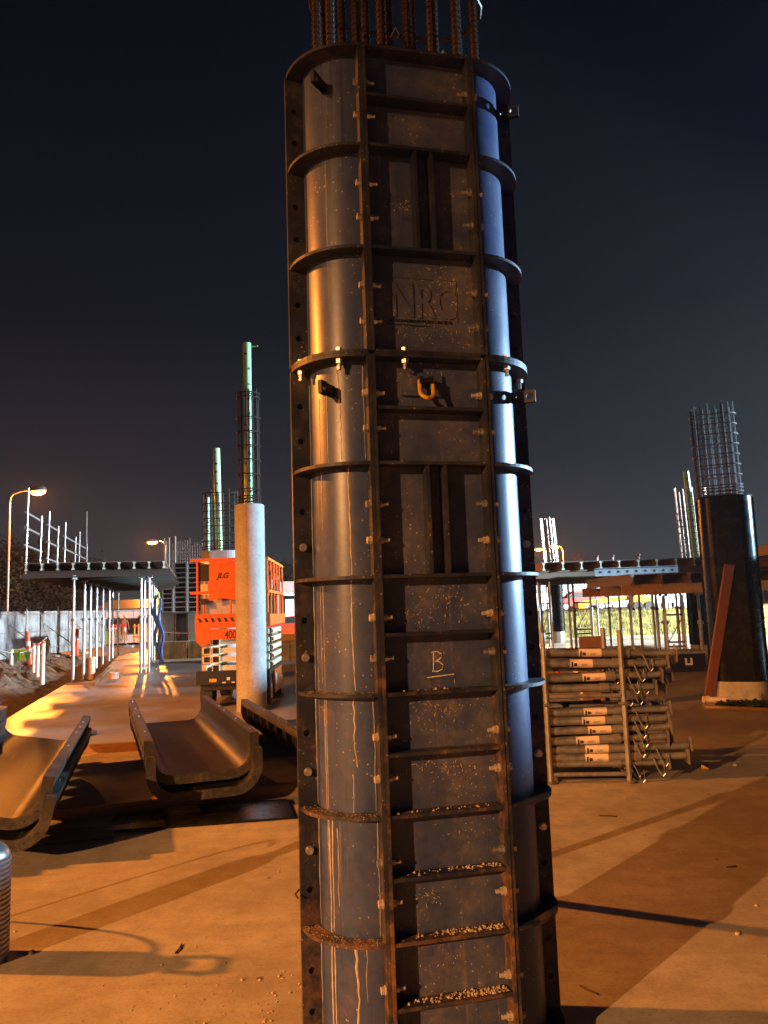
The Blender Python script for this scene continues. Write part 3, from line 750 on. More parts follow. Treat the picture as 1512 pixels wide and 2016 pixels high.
# ================================================================== galvanised canister with hose at the left edge
cp = at(-37,1893)
ct = thing('galvanised_canister','ribbed galvanised canister with hose at the left edge, casting two shadows','canister',(cp.x,cp.y,0))
prof=[(.001,0),(.112,0)]
for k in range(20): z=.02+.022*k; prof += [(.112,z),(.118,z+.006),(.118,z+.014),(.112,z+.020)]
prof += [(.112,.47),(.095,.50),(.06,.525),(.001,.53)]
obj('body', MB().lathe(prof,32), M['galv'], ct)
obj('neck', MB().lathe([(.001,.60),(.04,.60),(.045,.57),(.05,.535)],16), M['black'], ct)
obj('handle', MB().tube([(0,-.06,.56),(0,-.075,.66),(0,-.06,.70),(0,.06,.70),(0,.075,.66),(0,.06,.56)],.020,8), M['black'], ct)
hp=[]
for k in range(25):
    a=k/24; hp.append((-.05*a*a-.13, .05+.44*a**.8 , max(.012,.58+.10*a-.70*a**2.2)))
obj('hose', MB().tube(hp,.011,8), M['hose'], ct)

# ================================================================== stack of steel props in two stillages
st0 = at(1240,1541); st1 = at(1085,1543)
ang = math.atan2(st0.y-st1.y, st0.x-st1.x)
ex = Vector((math.cos(ang),math.sin(ang),0)); ey = Vector((-math.sin(ang),math.cos(ang),0))
for lev,(za,zb,lab) in enumerate(((0,.655,'lower galvanised stillage frame holding steel props'),(.665,1.30,'upper galvanised stillage frame stacked on the lower one'))):
    t=thing('prop_stillage',lab,'stillage',(st1.x,st1.y,0),ang,'stacked prop stillages')
    W2=(st0-st1).length; D_=.80
    for x in (0,W2):
        for y in (0,D_):
            obj('post', MB().tube([(x,y,za+.015),(x,y,zb)],.024,10), M['galvold'], t)
            obj('foot', MB().lathe([(.001,za+.001),(.05,za+.001),(.055,za+.012),(.03,za+.02),(.001,za+.02)],12,(x,y,0)), M['galvold'], t)
    for y in (0,D_): obj('bottom_rail', MB().tube([(0.024,y,za+.075),(W2-.024,y,za+.075)],.018,8), M['galvold'], t)
    for x in (0,W2): obj('side_rail', MB().tube([(x,.024,za+.055),(x,D_-.024,za+.055)],.018,8), M['galvold'], t)
PROPROWS=[]
def lying_prop(i, z, xend, tiltz, y, r, lab, lbl=True, m='galvold', xl=None):
    t=thing('steel_prop', lab, 'prop', (0,0,0), ang, 'steel props lying in the stillages')
    o=st1 + ex*(xend) + ey*y; t.location=(o.x,o.y,z); t.rotation_euler=(0,tiltz,ang)
    L=2.0
    obj('outer_tube', MB().tube([(-L,0,0),(-.46,0,0)],r,12), M[m], t)
    obj('collar', MB().tube([(-.475,0,0),(-.40,0,0)],r*1.22,12), M['galvold'], t)
    obj('inner_tube', MB().tube([(-.40,0,0),(-.012,0,0)],r*.80,12), M[m], t)
    rr=random.uniform(-.5,.5)
    pl=MB().cbox((0,0,0),(.012,.125,.125)); pl.xf(lambda x,y_,z_:(x, y_*math.cos(rr)-z_*math.sin(rr), y_*math.sin(rr)+z_*math.cos(rr)))
    obj('end_plate', pl, M['galvold'], t)
    gp=[(-.30,-r*.9,.0),(-.30,-r*1.8,-.01),(-.28,-r*2.1,-.05-random.random()*.04),(-.255,-r*2.1,-.13),(-.235,-r*2.0,-.155),(-.215,-r*2.0,-.13),(-.225,-r*1.9,-.05)]
    obj('locking_pin', MB().tube(gp,.0055,6), M['galv'], t)
    if lbl:
        x0 = xl if xl is not None else -.92
        vs=[];n_=9
        for k in range(n_):
            a=R(120+ 170*k/(n_-1)); vs += [(x0,math.cos(a)*(r+.0012),math.sin(a)*(r+.0012)*1.0),(x0+.20,math.cos(a)*(r+.0012),math.sin(a)*(r+.0012))]
        lb=obj('label', MB().add(vs,[(2*k,2*k+1,2*k+3,2*k+2) for k in range(n_-1)],True), M['label'], t)
        for (xa,xb,a0,a1) in ((x0+.012,x0+.028,160,240),(x0+.034,x0+.062,175,215),(x0+.10,x0+.155,186,190),(x0+.10,x0+.145,198,201),(x0+.10,x0+.15,208,211)):
            vs=[]
            for k in range(5):
                a=R(a0+(a1-a0)*k/4); vs += [(xa,math.cos(a)*(r+.0022),math.sin(a)*(r+.0022)),(xb,math.cos(a)*(r+.0022),math.sin(a)*(r+.0022))]
            obj('print', MB().add(vs,[(2*k,2*k+1,2*k+3,2*k+2) for k in range(4)],True), M['ink'], lb)
    return t
# front face of the stack, from bottom to top
LOW=[(.150,1.02,0,.055,.030,False),(.205,1.19,.01,.065,.038,True),(.290,1.22,.03,.075,.040,True),(.372,1.03,.04,.06,.038,True),(.452,1.06,.03,.06,.036,True),(.528,1.05,.02,.06,.037,True),(.606,1.07,.02,.07,.036,True)]
for i,(z,xe,tl,y,r,lb) in enumerate(LOW):
    lying_prop(i,z,xe,tl*-.7,y+.02,r,'steel prop lying in the lower stillage, %s from the bottom on the near face'%ORD[i],lb,'galvold',(-.62-.14*random.random()) - (xe-1.0))
UP=[(.800,.96,0,.06,.036,False),(.905,1.02,.02,.06,.037,True),(1.000,1.08,-.03,.065,.040,True),(1.085,1.16,-.04,.07,.038,True)]
for i,(z,xe,tl,y,r,lb) in enumerate(UP):
    lying_prop(i,z,xe,tl*-.8,y+.02,r,'steel prop lying in the upper stillage, %s from the bottom on the near face'%ORD[i],lb,'galvold',(-.66-.14*random.random()) - (xe-1.0))
k=0
for row,yy in ((1,.20),(2,.34),(3,.48),(4,.62)):
    for lev,zz in enumerate((.165,.255,.345,.435,.525,.605,.79,.88,.97,1.05)):
        if random.random()<.06 or (row>2 and lev in (1,2,3,7)): continue
        lying_prop(k,zz+random.uniform(-.01,.01),random.uniform(.85,1.18),random.uniform(-.015,.015),yy,.036,'steel prop in row %s behind the near face of the stack, layer %s from below'%(['one','two','three','four'][row-1],['one','two','three','four','five','six','seven','eight','nine','ten'][lev]),False); k+=1

# yellow cap, white pipe end and green netting on the slab
yc=at(1390,1515)
t=thing('yellow_rebar_cap','small yellow plastic rebar cap lying on the slab right of the prop stack','cap',(yc.x,yc.y,.028),R(20)); t.rotation_euler=(R(90),0,R(60))
obj('shell', MB().lathe([(.001,.035),(.022,.033),(.027,.028),(.027,-.03),(.022,-.032),(.022,.02)],16), M['yellow'], t)
obj('rim', MB().lathe([(.027,-.032),(.036,-.032),(.036,-.024),(.027,-.024)],16), M['yellow'], t)
wp=at(1388,1384); wq=at(1422,1384)
t=thing('white_pipe','short white pipe end lying at the foot of the plank','pipe',(0,0,0))
obj('tube', MB().tube([wp+Vector((0,0,.05)),wq+Vector((.05,0,.04))],.045,12), M['label'], t)
obj('coupling', MB().tube([wp+Vector((-.02,0,.05)),wp+Vector((.07,0,.05))],.055,12), M['label'], t)
gn=MB()
for k in range(150):
    p=at(random.uniform(1412,1530),random.uniform(1383,1394)); h=random.uniform(.01,.07); a=random.random()*6; r_=random.uniform(.04,.12)
    gn.add([p+Vector((math.cos(a)*r_,math.sin(a)*r_,.005)),p+Vector((math.cos(a+2)*r_,math.sin(a+2)*r_,h*.4)),p+Vector((math.cos(a+4)*r_,math.sin(a+4)*r_,h))],[(0,1,2)])
tag(obj('netting_heap', gn, M['greent']),'crumpled dark green netting heaped at the foot of the black column form','netting')
bearer(at(1390,1393), at(1530,1399), .08, .03, 'pale timber batten in front of the green netting', 0, 'timber')

# ================================================================== black column form at the right with cage and plank
def black_form(label, loc, rz, w_, d_, z0, z1, group='black column forms', kick=True):
    t=thing('column_formwork', label, 'formwork', (loc[0],loc[1],0), rz, group)
    ob=obround(w_,d_,44); vs=[(x,y,z0) for x,y in ob]+[(x,y,z1) for x,y in ob]; n_=len(ob)
    obj('shell', MB().add(vs,[(i,(i+1)%n_,n_+(i+1)%n_,n_+i) for i in range(n_)],True), M['blackply'], t)
    obj('top_edge', MB().tube([(x,y,z1) for x,y in ob]+[(ob[0][0],ob[0][1],z1)],.012,6,False), M['black'], t)
    r=d_/2; s_=w_-d_
    for x,y in ((-s_/2-.02,-r-.006),(s_/2+.01,-r-.006),(-w_/2-.004,0),(w_/2+.004,0)):
        obj('seam_strip', MB().bar((x,y,z0+.02),(x,y,z1-.02),.045,.012,(0,1,0)), M['blackply'], t)
    for zz in (z0+.9,z0+1.9):
        obj('strap', MB().tube([(x*1.006,y*1.01,zz) for x,y in ob]+[(ob[0][0]*1.006,ob[0][1]*1.01,zz)],.006,6,False), M['black'], t)
    if kick:
        k=obj('kicker', MB().prism([(x*.97,y*.97) for x,y in ob],0.0,z0+.05), M['kick'], t); k['label']='raw concrete kicker at the foot of the form'
    return t
BC=at(1482,1385)
BC=atY(1460,1378,12.3)
black_form('glossy black column form at the right edge with a plank leaning on it',(BC.x,12.3),R(-22),.80,.44,.27,atY(1440,976,12.1).z)
cage('tall grey rebar cage rising from the black column form at the right edge',(BC.x-.02,12.3),R(-22),.70,.36,.3,atY(1425,798,12.3).z,16,.017,[.5,1,1.5,2,2.5]+[3.16+.165*k for k in range(9)]+[3.22,3.28],M['rebar_dark'],(-.05,0),tr=.010)
pa=at(1397,1377); pb=atY(1436,1112,12.0)
tag(obj('leaning_plank', MB().bar(pa+Vector((0,0,.06)),pb,.145,.045,(0,1,0.2)), M['timber_red']),'red-brown timber plank leaning against the black column form','plank')

# ================================================================== concrete columns, cages and pipes on the left
def rnd_column(label, loc, r, h, lines=()):
    t=thing('concrete_column', label, 'column', (loc[0],loc[1],0), 0)
    obj('shaft', MB().lathe([(.001,h),(r-.02,h),(r,h-.015),(r,0.0)],40), M['conc'], t)
    for z in lines: obj('form_line', MB().lathe([(r+.0005,z-.004),(r+.004,z),(r+.0005,z+.004)],40), M['conc'], t)
    return t
CC=at(491,1402); CC.y+=.24
topz=atY(490,990,CC.y-.24).z
rnd_column('round raw concrete column in front of the orange scissor lift',CC,.245,topz,[.95,1.72,2.5])
zc=atY(487,772,CC.y).z
cage('dark rebar cage on top of the round concrete column',CC,0,.385,.384,topz-.02,zc,11,.014,[topz+.03,topz+.08,topz+.13,topz+.25]+[topz+.50+.245*k for k in range(5)]+[zc-.12,zc-.04],M['rust'],tr=.011)
def pvc(label, loc, r, z0, z1, arm=False, lean=(0,0), marks=True):
    t=thing('pvc_pipe', label, 'pipe', (loc[0],loc[1],0), 0, 'pale green pipes')
    obj('tube', MB().tube([(0,0,z0),(lean[0],lean[1],z1)],r,18), M['pvc'], t)
    if marks:
        z=z0+.3; i=0
        while z<z1-.1:
            k=(z-z0)/(z1-z0); a0=random.uniform(-2.4,-1.2); vs=[]
            for q in range(5):
                a=a0+.75*q/4; c=(lean[0]*k+math.cos(a)*(r+.001),lean[1]*k+math.sin(a)*(r+.001)); vs += [(c[0],c[1],z),(c[0],c[1],z+random.choice((.03,.05,.02)))]
            obj('print', MB().add(vs,[(2*q,2*q+1,2*q+3,2*q+2) for q in range(4)],True), M['ink'], t); z+=random.uniform(.16,.3)
    if arm: obj('cap_arm', MB().bar((0,0,z1-.06),(.19,-.02,z1-.06),.02,.02), M['pvc'], t)
    return t
zp=atY(487,676,CC.y).z
pvc('tallest pale green pipe standing in the cage on the round column',(CC.x-.01,CC.y),.070,topz-.1,zp,True)
C2y=17.6; C2=atY(431,1200,C2y)
t2=atY(431,1083,C2y-.35).z
t=thing('concrete_column','wider raw concrete column behind the scissor lift','column',(C2.x+.06,C2y,0),0)
obj('shaft', MB().prism(obround(.90,.60,44),0,t2), M['conc'], t)
zc2=atY(430,970,C2y).z
cage('rebar cage on the wide column behind the scissor lift',(C2.x+.05,C2y),0,.84,.54,t2-.02,zc2,16,.015,[t2+.05,t2+.1]+[t2+.22+.17*k for k in range(6)]+[zc2-.03],M['rust'],tr=.012)
pvc('pale green pipe rising well above the cage behind the lift',(C2.x+.02,C2y),.078,t2-.1,atY(428,883,C2y).z,False,(-.05,0))
pvc('short pale green pipe inside the left side of the cage behind the lift',(C2.x-.24,C2y-.05),.060,t2-.1,atY(408,980,C2y).z,False,(0,0))

# ================================================================== orange scissor lift
SLx, SLy = -3.19, 13.22
lift = thing('scissor_lift','orange scissor lift with folded cream scissor arms behind the round column','scissor lift',(SLx,SLy,0),R(2.2))
LW, LL = 1.17, 2.55          # local x: across 0..LW, y: along 0..LL
for y in (.30, LL-.42):
    for x in (.10, LW-.10):
        w_=obj('wheel', MB().tube([(x-.10,y,.235),(x+.10,y,.235)],.235,22), M['rubber'], lift)
        s_=1 if x>.5 else -1
        obj('rim', MB().tube([(x+s_*.101,y,.235),(x+s_*.106,y,.235)],.13,16), M['white'], w_)
obj('chassis', MB().box(.04,LW-.04,.02,LL-.02,.30,.50).box(-.04,LW+.02,-.06,.10,.40,.62).box(.0,LW,.10,LL-.05,.505,.60), M['black'], lift)
sp=obj('side_panel', MB().box(LW+.001,LW+.03,.62,LL-.75,.16,.56), M['orange'], lift)
obj('decal', MB().box(LW+.0305,LW+.033,.75,.95,.20,.50), M['white'], sp)
obj('side_panel', MB().box(-.03,-.001,.62,LL-.75,.16,.56), M['orange'], lift)
for (x,y0,z,w_,h_,c) in ((.18,-.0615,.47,.12,.055,'yellow'),(.47,-.0615,.49,.05,.05,'white'),(.40,-.0615,.43,.05,.02,'white'),(.55,-.0615,.43,.05,.02,'white')):
    obj('decal', MB().box(x,x+w_,y0-.002,y0+.0008,z-h_/2,z+h_/2), M[c], lift)
# folded scissor arms: rectangular tubes, their open ends at the left
for i in range(5):
    z=.665+.145*i; n_=2 if i>0 else 1
    for s_ in (0,1):
        x0=.07 + (.15 if s_ else 0)
        if i==0 and s_==0: continue
        y=.0
        a=obj('scissor_arm', MB().box(x0+.02,(LW-.08) if s_ else x0+.11,y+.02,y+.09,z-.04,z+.04), M['cream'], lift)
        fr=MB()
        for bx in ((x0,x0+.13,z+.046,z+.060),(x0,x0+.13,z-.060,z-.046),(x0,x0+.014,z-.0459,z+.0459),(x0+.116,x0+.13,z-.0459,z+.0459)):
            fr.box(bx[0],bx[1],y-.03,y+.012,bx[2],bx[3])
        obj('arm_end', fr, M['cream'], a)
        obj('arm_hollow', MB().box(x0+.0145,x0+.1155,y+.004,y+.0115,z-.0455,z+.0455), M['dark_glass'], a)
    obj('scissor_arm', MB().box(LW-.09,LW-.02,.15,LL-.2,z-.045,z+.045), M['cream'], lift)
    obj('scissor_arm', MB().box(.02,.09,.15,LL-.2,z-.045,z+.045), M['cream'], lift)
    obj('pivot_pin', MB().tube([(LW-.019,.55+(i%2)*.1,z),(LW+.012,.55+(i%2)*.1,z)],.03,10), M['redpl'], lift)
    obj('arm_bracket', MB().box(LW-.0195,LW+.006,.30,.42,z-.05,z+.05), M['black'], lift)
# platform
zf=1.37
pf=obj('platform', MB().box(-.03,LW+.03,-.12,LL+.05,zf,zf+.06), M['orange'], lift)
te=obj('toe_board', MB().box(-.04,LW+.04,-.135,-.1205,zf-.04,zf+.20), M['orange'], lift)
for k in range(11):
    x=.0+.108*k
    st=MB().add([(x,-.1375,zf+.135),(x+.05,-.1375,zf+.135),(x+.085,-.1375,zf+.065),(x+.035,-.1375,zf+.065),(x,-.136,zf+.135),(x+.05,-.136,zf+.135),(x+.085,-.136,zf+.065),(x+.035,-.136,zf+.065)],[(0,1,2,3),(7,6,5,4),(0,4,5,1),(1,5,6,2),(2,6,7,3),(3,7,4,0)])
    obj('hazard_stripe', st, M['ink'], te)
for x in (LW+.03,-.045): obj('toe_board', MB().box(x,x+.014,-.12,LL+.05,zf-.02,zf+.17), M['orange'], lift)
obj('gusset_plate', MB().prism([(-.04,-.05),(.22,-.05),(.22,-.30),(.06,-.34),(-.02,-.26)],-.012,.0,lambda x,y,z:(x,-.122+z,zf+.01+y)), M['orange'], lift)
obj('number_plate', MB().box(.225,LW-.02,-.134,-.122,zf-.23,zf-.055), M['orange'], lift)
text_part('number','400',.19,.0015,M['ink'],lift,lambda x,y,z:(.455+x,-.1360-z,zf-.215+y),.002,1.0,.19)
for x in (0.0, .56, LW): obj('post', MB().tube([(x,-.10,zf+.05),(x,-.10,zf+1.12)],.022,8), M['orange'], lift)
for y in (.45,.95,1.45,1.95,LL):
    for x in (0.0,LW): obj('post', MB().tube([(x,y,zf+.05),(x,y,zf+1.10)],.018,8), M['orange'], lift)
for z,o in ((zf+1.11,.12),(zf+.56,.12)):
    obj('rail', MB().bar((-o,-.10,z),(LW+.02,-.10,z),.05,.05), M['orange'], lift)
    for x in (0.0,LW): obj('rail', MB().bar((x,-.07,z),(x,LL+.02,z),.045,.045), M['orange'], lift)
    obj('rail', MB().bar((0,LL+.02,z),(LW,LL+.02,z),.045,.045), M['orange'], lift)
sg=obj('sign_panel', MB().box(.20,LW-.05,-.135,-.127,zf+.58,zf+1.08).add([(.20,-.131,zf+.42),(.40,-.131,zf+.46),(.60,-.131,zf+.43),(LW-.05,-.131,zf+.47),(LW-.05,-.131,zf+.57),(.20,-.131,zf+.57)],[(0,1,2,3,4,5)]), M['orange'], lift)
text_part('logo','JLG',.15,.0015,M['ink'],sg,lambda x,y,z:(.335+x+.28*y,-.1372-z,zf+.80+y*.8),.005,.95,.19)
obj('control_box', MB().box(.02,.22,-.08,.10,zf+.76,zf+1.04), M['black'], lift)
obj('manual_box', MB().box(.05,.17,-.10,-.06,zf+.56,zf+.70), M['label'], lift)
obj('handset', MB().box(.05,.15,-.09,-.02,zf+.36,zf+.46), M['black'], lift)
bx=MB().box(.10,LW-.12,.05,.6,zf+.062,zf+.46); bx.xf(lambda x,y,z:(SLx+x*math.cos(R(2.2))-y*math.sin(R(2.2)),SLy+x*math.sin(R(2.2))+y*math.cos(R(2.2)),z))
tag(obj('cardboard_box', bx, M['card']),'brown cardboard box standing on the scissor lift platform','box')
for k in range(9):
    c=(SLx+LW-.12+random.uniform(-.08,.0), SLy+1.35+.11*k, zf+.62+.10*(k%3))
    if k<6:
        b=bmesh.new(); bmesh.ops.create_icosphere(b,subdivisions=2,radius=.11)
        for v_ in b.verts: v_.co*=random.uniform(.8,1.15)
        me=bpy.data.meshes.new('bag'); b.to_mesh(me); b.free(); me.materials.append(M['orangepl'])
        o=obj('rag_bundle',me,None,lift,(LW-.10+random.uniform(-.05,.02),1.3+.2*k,zf+.66+.09*(k%3)))
        o['label']='bundle of orange webbing tied to the rail'

# ================================================================== decks on steel props
def h20(mb, p0, p1, d=.20, w_=.08, up=Vector((0,0,1))):
    """I-section timber beam with its top at p.z"""
    a,b=Vector(p0),Vector(p1)
    for dz,ww,hh in ((-.02,w_,.04),(-d/2,.03,d-.08),(-d+.02,w_,.04)):
        mb.bar(a+up*dz,b+up*dz,ww,hh)
    return mb
def deck(label, o, e1, L1, e2, L2, zt, nj, nb, mj, mbm, endm, db=.20, bo=.15):
    t=thing('formwork_deck', label, 'deck', (0,0,0), 0)
    o=Vector((o[0],o[1],0)); e1=Vector((*e1,0)); e2=Vector((*e2,0)); Z=Vector((0,0,1))
    n_=max(2,int(L1/1.2))
    for i in range(n_):
        a=o+e1*(L1*i/n_+.004); b=o+e1*(L1*(i+1)/n_-.004)
        obj('ply_sheet', MB().add([tuple(p+Z*z) for z in (zt-.018,zt) for p in (a,b,b+e2*L2,a+e2*L2)],[(3,2,1,0),(4,5,6,7),(0,1,5,4),(1,2,6,5),(2,3,7,6),(3,0,4,7)]), M['ply'], t)
    for i in range(nj):
        p=o+e1*(.05+(L1-.1)*i/(nj-1))-e2*(.02+.03*(i%2))+Z*(zt-.0185)
        j=obj('joist', h20(MB(),p,p+e2*(L2+.02)), M[mj], t)
        q=p-e2*.004; obj('beam_end', h20(MB(),q-Z*.003,q-e2*.006-Z*.003,.194,.074), M[endm], j)
    for i in range(nb):
        p=o+e2*(bo+(L2-2*bo)*i/max(1,nb-1))-e1*.12+Z*(zt-.2195)
        bb=obj('bearer', h20(MB(),p,p+e1*(L1+.24),db,.09), M[mbm], t)
        q=p-e1*.003; obj('beam_end', h20(MB(),q-Z*.003,q-e1*.006-Z*.003,db-.006,.084), M['joist_y'], bb)
    return t
PM={}
def prop(loc, h, label, group, m='galv', big=1.0, z0=0.0):
    """upright telescopic prop: base plate, outer tube, collar nut, inner tube, fork head"""
    t=thing('steel_prop', label, 'prop', (loc[0],loc[1],z0), random.uniform(0,3), group)
    r=.038*big; hs=h*.60
    obj('base_plate', MB().cbox((0,0,.004),(.14,.14,.008)), M['galvold'], t)
    obj('outer_tube', MB().tube([(0,0,.008),(0,0,hs)],r,12), M[m], t)
    obj('collar', MB().lathe([(r,-.04),(r*1.6,-.03),(r*1.6,.03),(r,.04)],12,(0,0,hs)).bar((-.11,0,hs),(.11,0,hs),.016,.016), M['galvold'], t)
    obj('inner_tube', MB().tube([(0,0,hs),(0,0,h-.05)],r*.78,10), M[m], t)
    obj('head', MB().cbox((0,0,h-.045),(.16,.16,.010)).box(-.08,-.072,-.06,.06,h-.04,h+.06).box(.072,.08,-.06,.06,h-.04,h+.06), M['galvold'], t)
    return t
# left deck
A1=Vector((.973,.23)); A2=Vector((-.23,.973)); LO=Vector((-9.94,21.3)); LZ=3.14
deck('left propped formwork deck with a row of pale beam ends', LO, A1, 3.75, A2, 13.0, LZ, 10, 9, 'joist_dark','joist_dark','beam_end')
hL=LZ-.0185-.20-.20-.002
rows=[('left row',1.30,[.2,1.8,3.4,5.0,6.6,8.2,9.8,11.4],.0),('right row',3.05,[.2,1.8,3.4,5.0,6.6,8.2],0)]
for nm,a,bs,_ in rows:
    for i,b in enumerate(bs):
        p=LO+A1*(a+random.uniform(-.04,.04))+A2*b
        zb=-.22 if (nm=='left row' and p.y>corner[1]) else -.15
        prop(p,hL-zb,'%s prop from the front in the %s under the left deck'%(ORD[i],nm),'props under the left deck','galv',1.15,zb)
p=LO+A1*3.28+A2*.28; prop(p,hL+.15,'extra prop close beside the front right prop under the left deck','props under the left deck','galv',1.05,-.15)
# guard rail on the left edge
gp=[0,1.9,3.1,4.7,6.1,8.4,9.4,11.4]
for si,(idx,hs_) in enumerate((([0,1],(.50,.99,1.42)),([2,3],(.35,.88,1.42)),([4,5,6,7],(.40,.92,1.36)))):
    t=thing('guard_rail','%s guard rail frame from the front on the left deck edge'%ORD[si],'guard rail',(0,0,0),0,'guard rails on the left deck')
    for i in idx:
        p=LO+A2*(gp[i]+.06)+A1*.02; hh=2.1 if i==0 else (1.55 if i%2 else 1.85)
        obj('post', MB().tube([(p.x,p.y,LZ-.3 if i in(0,) else LZ+.001),(p.x+ .03,p.y,LZ+hh)],.028,8), M['galv'], t)
        obj('coupler', MB().cbox((p.x,p.y,LZ+hs_[1]),(.10,.10,.08)), M['galvold'], t)
    a=LO+A2*(gp[idx[0]]+.0); b=LO+A2*(gp[idx[-1]]+.45)
    for z in hs_: obj('rail', MB().tube([(a.x,a.y,LZ+z),(b.x,b.y,LZ+z)],.028,8), M['galv'], t)
# hanging hoses at the right of the left deck
ht=atY(311,1165,23.3); hb=atY(322,1305,23.3)
t=thing('hanging_hoses','bundle of lime, blue and black hoses hanging from the right end of the left deck','hoses',(0,0,0))
def wig(p0,p1,am,ph,n_=14):
    return [Vector(p0).lerp(Vector(p1),k/n_)+Vector((am*math.sin(ph+k*.8),0,0)) for k in range(n_+1)]
obj('strap', MB().tube(wig(ht,ht.lerp(hb,.3),.02,0,6),.03,8), M['limeh'], t)
obj('hose', MB().tube(wig(ht+Vector((.03,0,-.2)),hb+Vector((.0,0,.1)),.05,1),.035,8), M['blueh'], t)
obj('hose', MB().tube(wig(ht+Vector((-.10,0,-.1)),hb+Vector((-.05,0,0)),.05,2.2),.04,8), M['hose'], t)
obj('hose', MB().tube(wig(ht+Vector((-.18,0,-.3)),hb+Vector((-.12,0,-.03)),.06,4),.045,8), M['hose'], t)
# right decks
RZ=2.62; RO=Vector((4.05,20.2)); E1=Vector((.999,.03)); E2=Vector((-.03,.999))
deck('upper formwork deck right of the column with black sheeted top and pale beam ends', RO, E1, 11.5, E2, 7.5, RZ, 24, 6, 'joist_y','joist','beam_end')
R2Z=2.10; R2=atY(1238,1120,16.0); R2=Vector((R2.x,16.0))
deck('lower formwork deck with a yellow front beam, nearer than the upper right deck', R2, E1, 9.0, E2, 3.2, R2Z, 16, 3, 'joist','joist_y','joist')
wal=atY(1167,1116,20.0); wq2=atY(1330,1112,20.0)
t=thing('steel_waler','grey steel waler with round holes along the front of the upper right deck','waler',(0,0,0))
obj('web', MB().bar((wal.x,19.86,2.30),(wq2.x,19.86,2.30),.02,.18), M['galv'], t)
for k in range(9):
    x=wal.x+.15+(wq2.x-wal.x-.3)*k/8; obj('hole', MB().tube([(x,19.8485,2.30),(x,19.84,2.30)],.035,10), M['ink'], t)
for dz in (-.096,.096): obj('flange', MB().bar((wal.x,19.83,2.30+dz),(wq2.x,19.83,2.30+dz),.08,.012), M['galv'], t)
R3Z=2.62
deck('long formwork deck at the right edge, extended unseen to block the light tower', (7.9,1.0), (1,0), 7.8, (0,1), 16.2, R3Z, 14, 8, 'joist_y','joist_y','beam_end')  # runs on out of view to keep tower light off the slab
deck('unseen short formwork deck added to close the light gap between the right decks', (10.6,17.4), (1,0), 5.1, (0,1), 2.6, R3Z-.01, 9, 4, 'joist_y','joist_y','beam_end')  # out of view, added to stop tower light leaking between the decks
for i in range(5):
    for k_ in range(2):
        prop((8.3+6.2*k_,1.6+3.2*i),R3Z-.4205,'prop under the right edge deck, %s row, %s from the near end'%(['inner','outer'][k_],ORD[i]),'props under the right edge deck','galv',1.1)
pp=[(1070,1292),(1083,1273),(1126,1281),(1136,1291),(1168,1268),(1180,1268),(1204,1272),(1226,1283),(1246,1272),(1266,1286),(1292,1284),(1300,1296),(1316,1309),(1340,1288),(1349,1294),(1386,1312),(1430,1300),(1480,1296)]
for i,(px_,py_) in enumerate(pp):
    g=at(px_,py_)
    if 16.0-.1<g.y<19.4 and g.x>R2.x-.05: hz=R2Z-.4205
    else: hz=RZ-.4205; g.y=max(g.y,20.35)
    if px_ in (1136,): hz=RZ-.4205
    prop((g.x,g.y),hz,'%s upright prop counted from the left under the right decks'%ORD[i],'props under the right decks','galv' if i%3 else 'galvold',1.1 if i%4 else 1.4)
def sh_frame(px0,px1,Y,z1,label):
    a=atY(px0,1200,Y).x; b=atY(px1,1200,Y).x
    t=thing('shoring_frame',label,'shoring frame',(a,Y,0),0,'shoring frames under the right decks'); W_=b-a
    for x in (0,W_): obj('leg', MB().tube([(x,0,0),(x,0,z1)],.026,8), M['galv'], t)
    for z in (z1*.28,z1*.34,z1*.72): obj('ledger', MB().tube([(.0,0,z),(W_,0,z)],.02,8), M['galvold'], t)
    obj('brace', MB().tube([(0,.03,z1*.3),(W_,.03,z1*.70)],.012,6), M['galvold'], t)
sh_frame(1309,1345,18.3,1.66,'galvanised shoring frame with ledgers under the yellow front beam')
sh_frame(1062,1085,21.6,2.15,'left shoring frame seen beside the foreground formwork')
sh_frame(1130,1164,24.0,2.15,'shoring frame beside the far black column form')
# forms and cages below and above the right decks
g=at(1101,1266); 
black_form('far black column form under the left end of the upper right deck',(g.x,g.y+.3),0,.62,.5,.45,2.35)
cage('rebar cage above the right deck, behind the two small street lamps',(g.x-.02,g.y+.35),0,.62,.5,2.6,atY(1093,1018,g.y).z,14,.016,[2.75+.26*k for k in range(8)],M['rebar_dark'],(-.1,0),tr=.016)
g=at(1388,1290)
black_form('black column form in the shade behind the leaning plank',(g.x+.15,g.y+.3),0,.80,.6,.28,2.05)
c=atY(1370,1090,23.0); zt_=atY(1368,962,23.0).z
cage('rebar cage with a green pipe rising above the upper right deck',(c.x+.03,23.0),0,.95,.6,2.6,zt_,18,.016,[2.72+.19*k for k in range(9)],M['rebar_dark'],(-.06,0),tr=.013)
pvc('green pipe standing in the rebar cage above the upper right deck',(c.x,22.95),.085,2.3,atY(1361,928,23.0).z,False,(-.12,0))
g=atY(1046,1100,25.0); cage('slender rebar cage seen just right of the foreground formwork',(g.x,25.0),0,.24,.24,2.62,atY(1046,970,25.0).z,8,.014,[2.7+.25*k for k in range(9)],M['rebar_dark'],(-.12,0),tr=.014)
for i,px_ in enumerate((1175,1206,1257)):
    q=atY(px_,1094,20.6); t=thing('rebar_cap_stub','%s red and white capped bar standing on the upper right deck edge'%ORD[i],'capped bar',(q.x,20.6,RZ),0,'capped bars on the deck')
    obj('bar', MB().tube([(0,0,0),(0,0,.10)],.03,8), M['cone_white'], t); obj('bar_cap', MB().lathe([(.001,.15),(.05,.15),(.05,.11),(.03,.10)],10), M['redpl'], t)
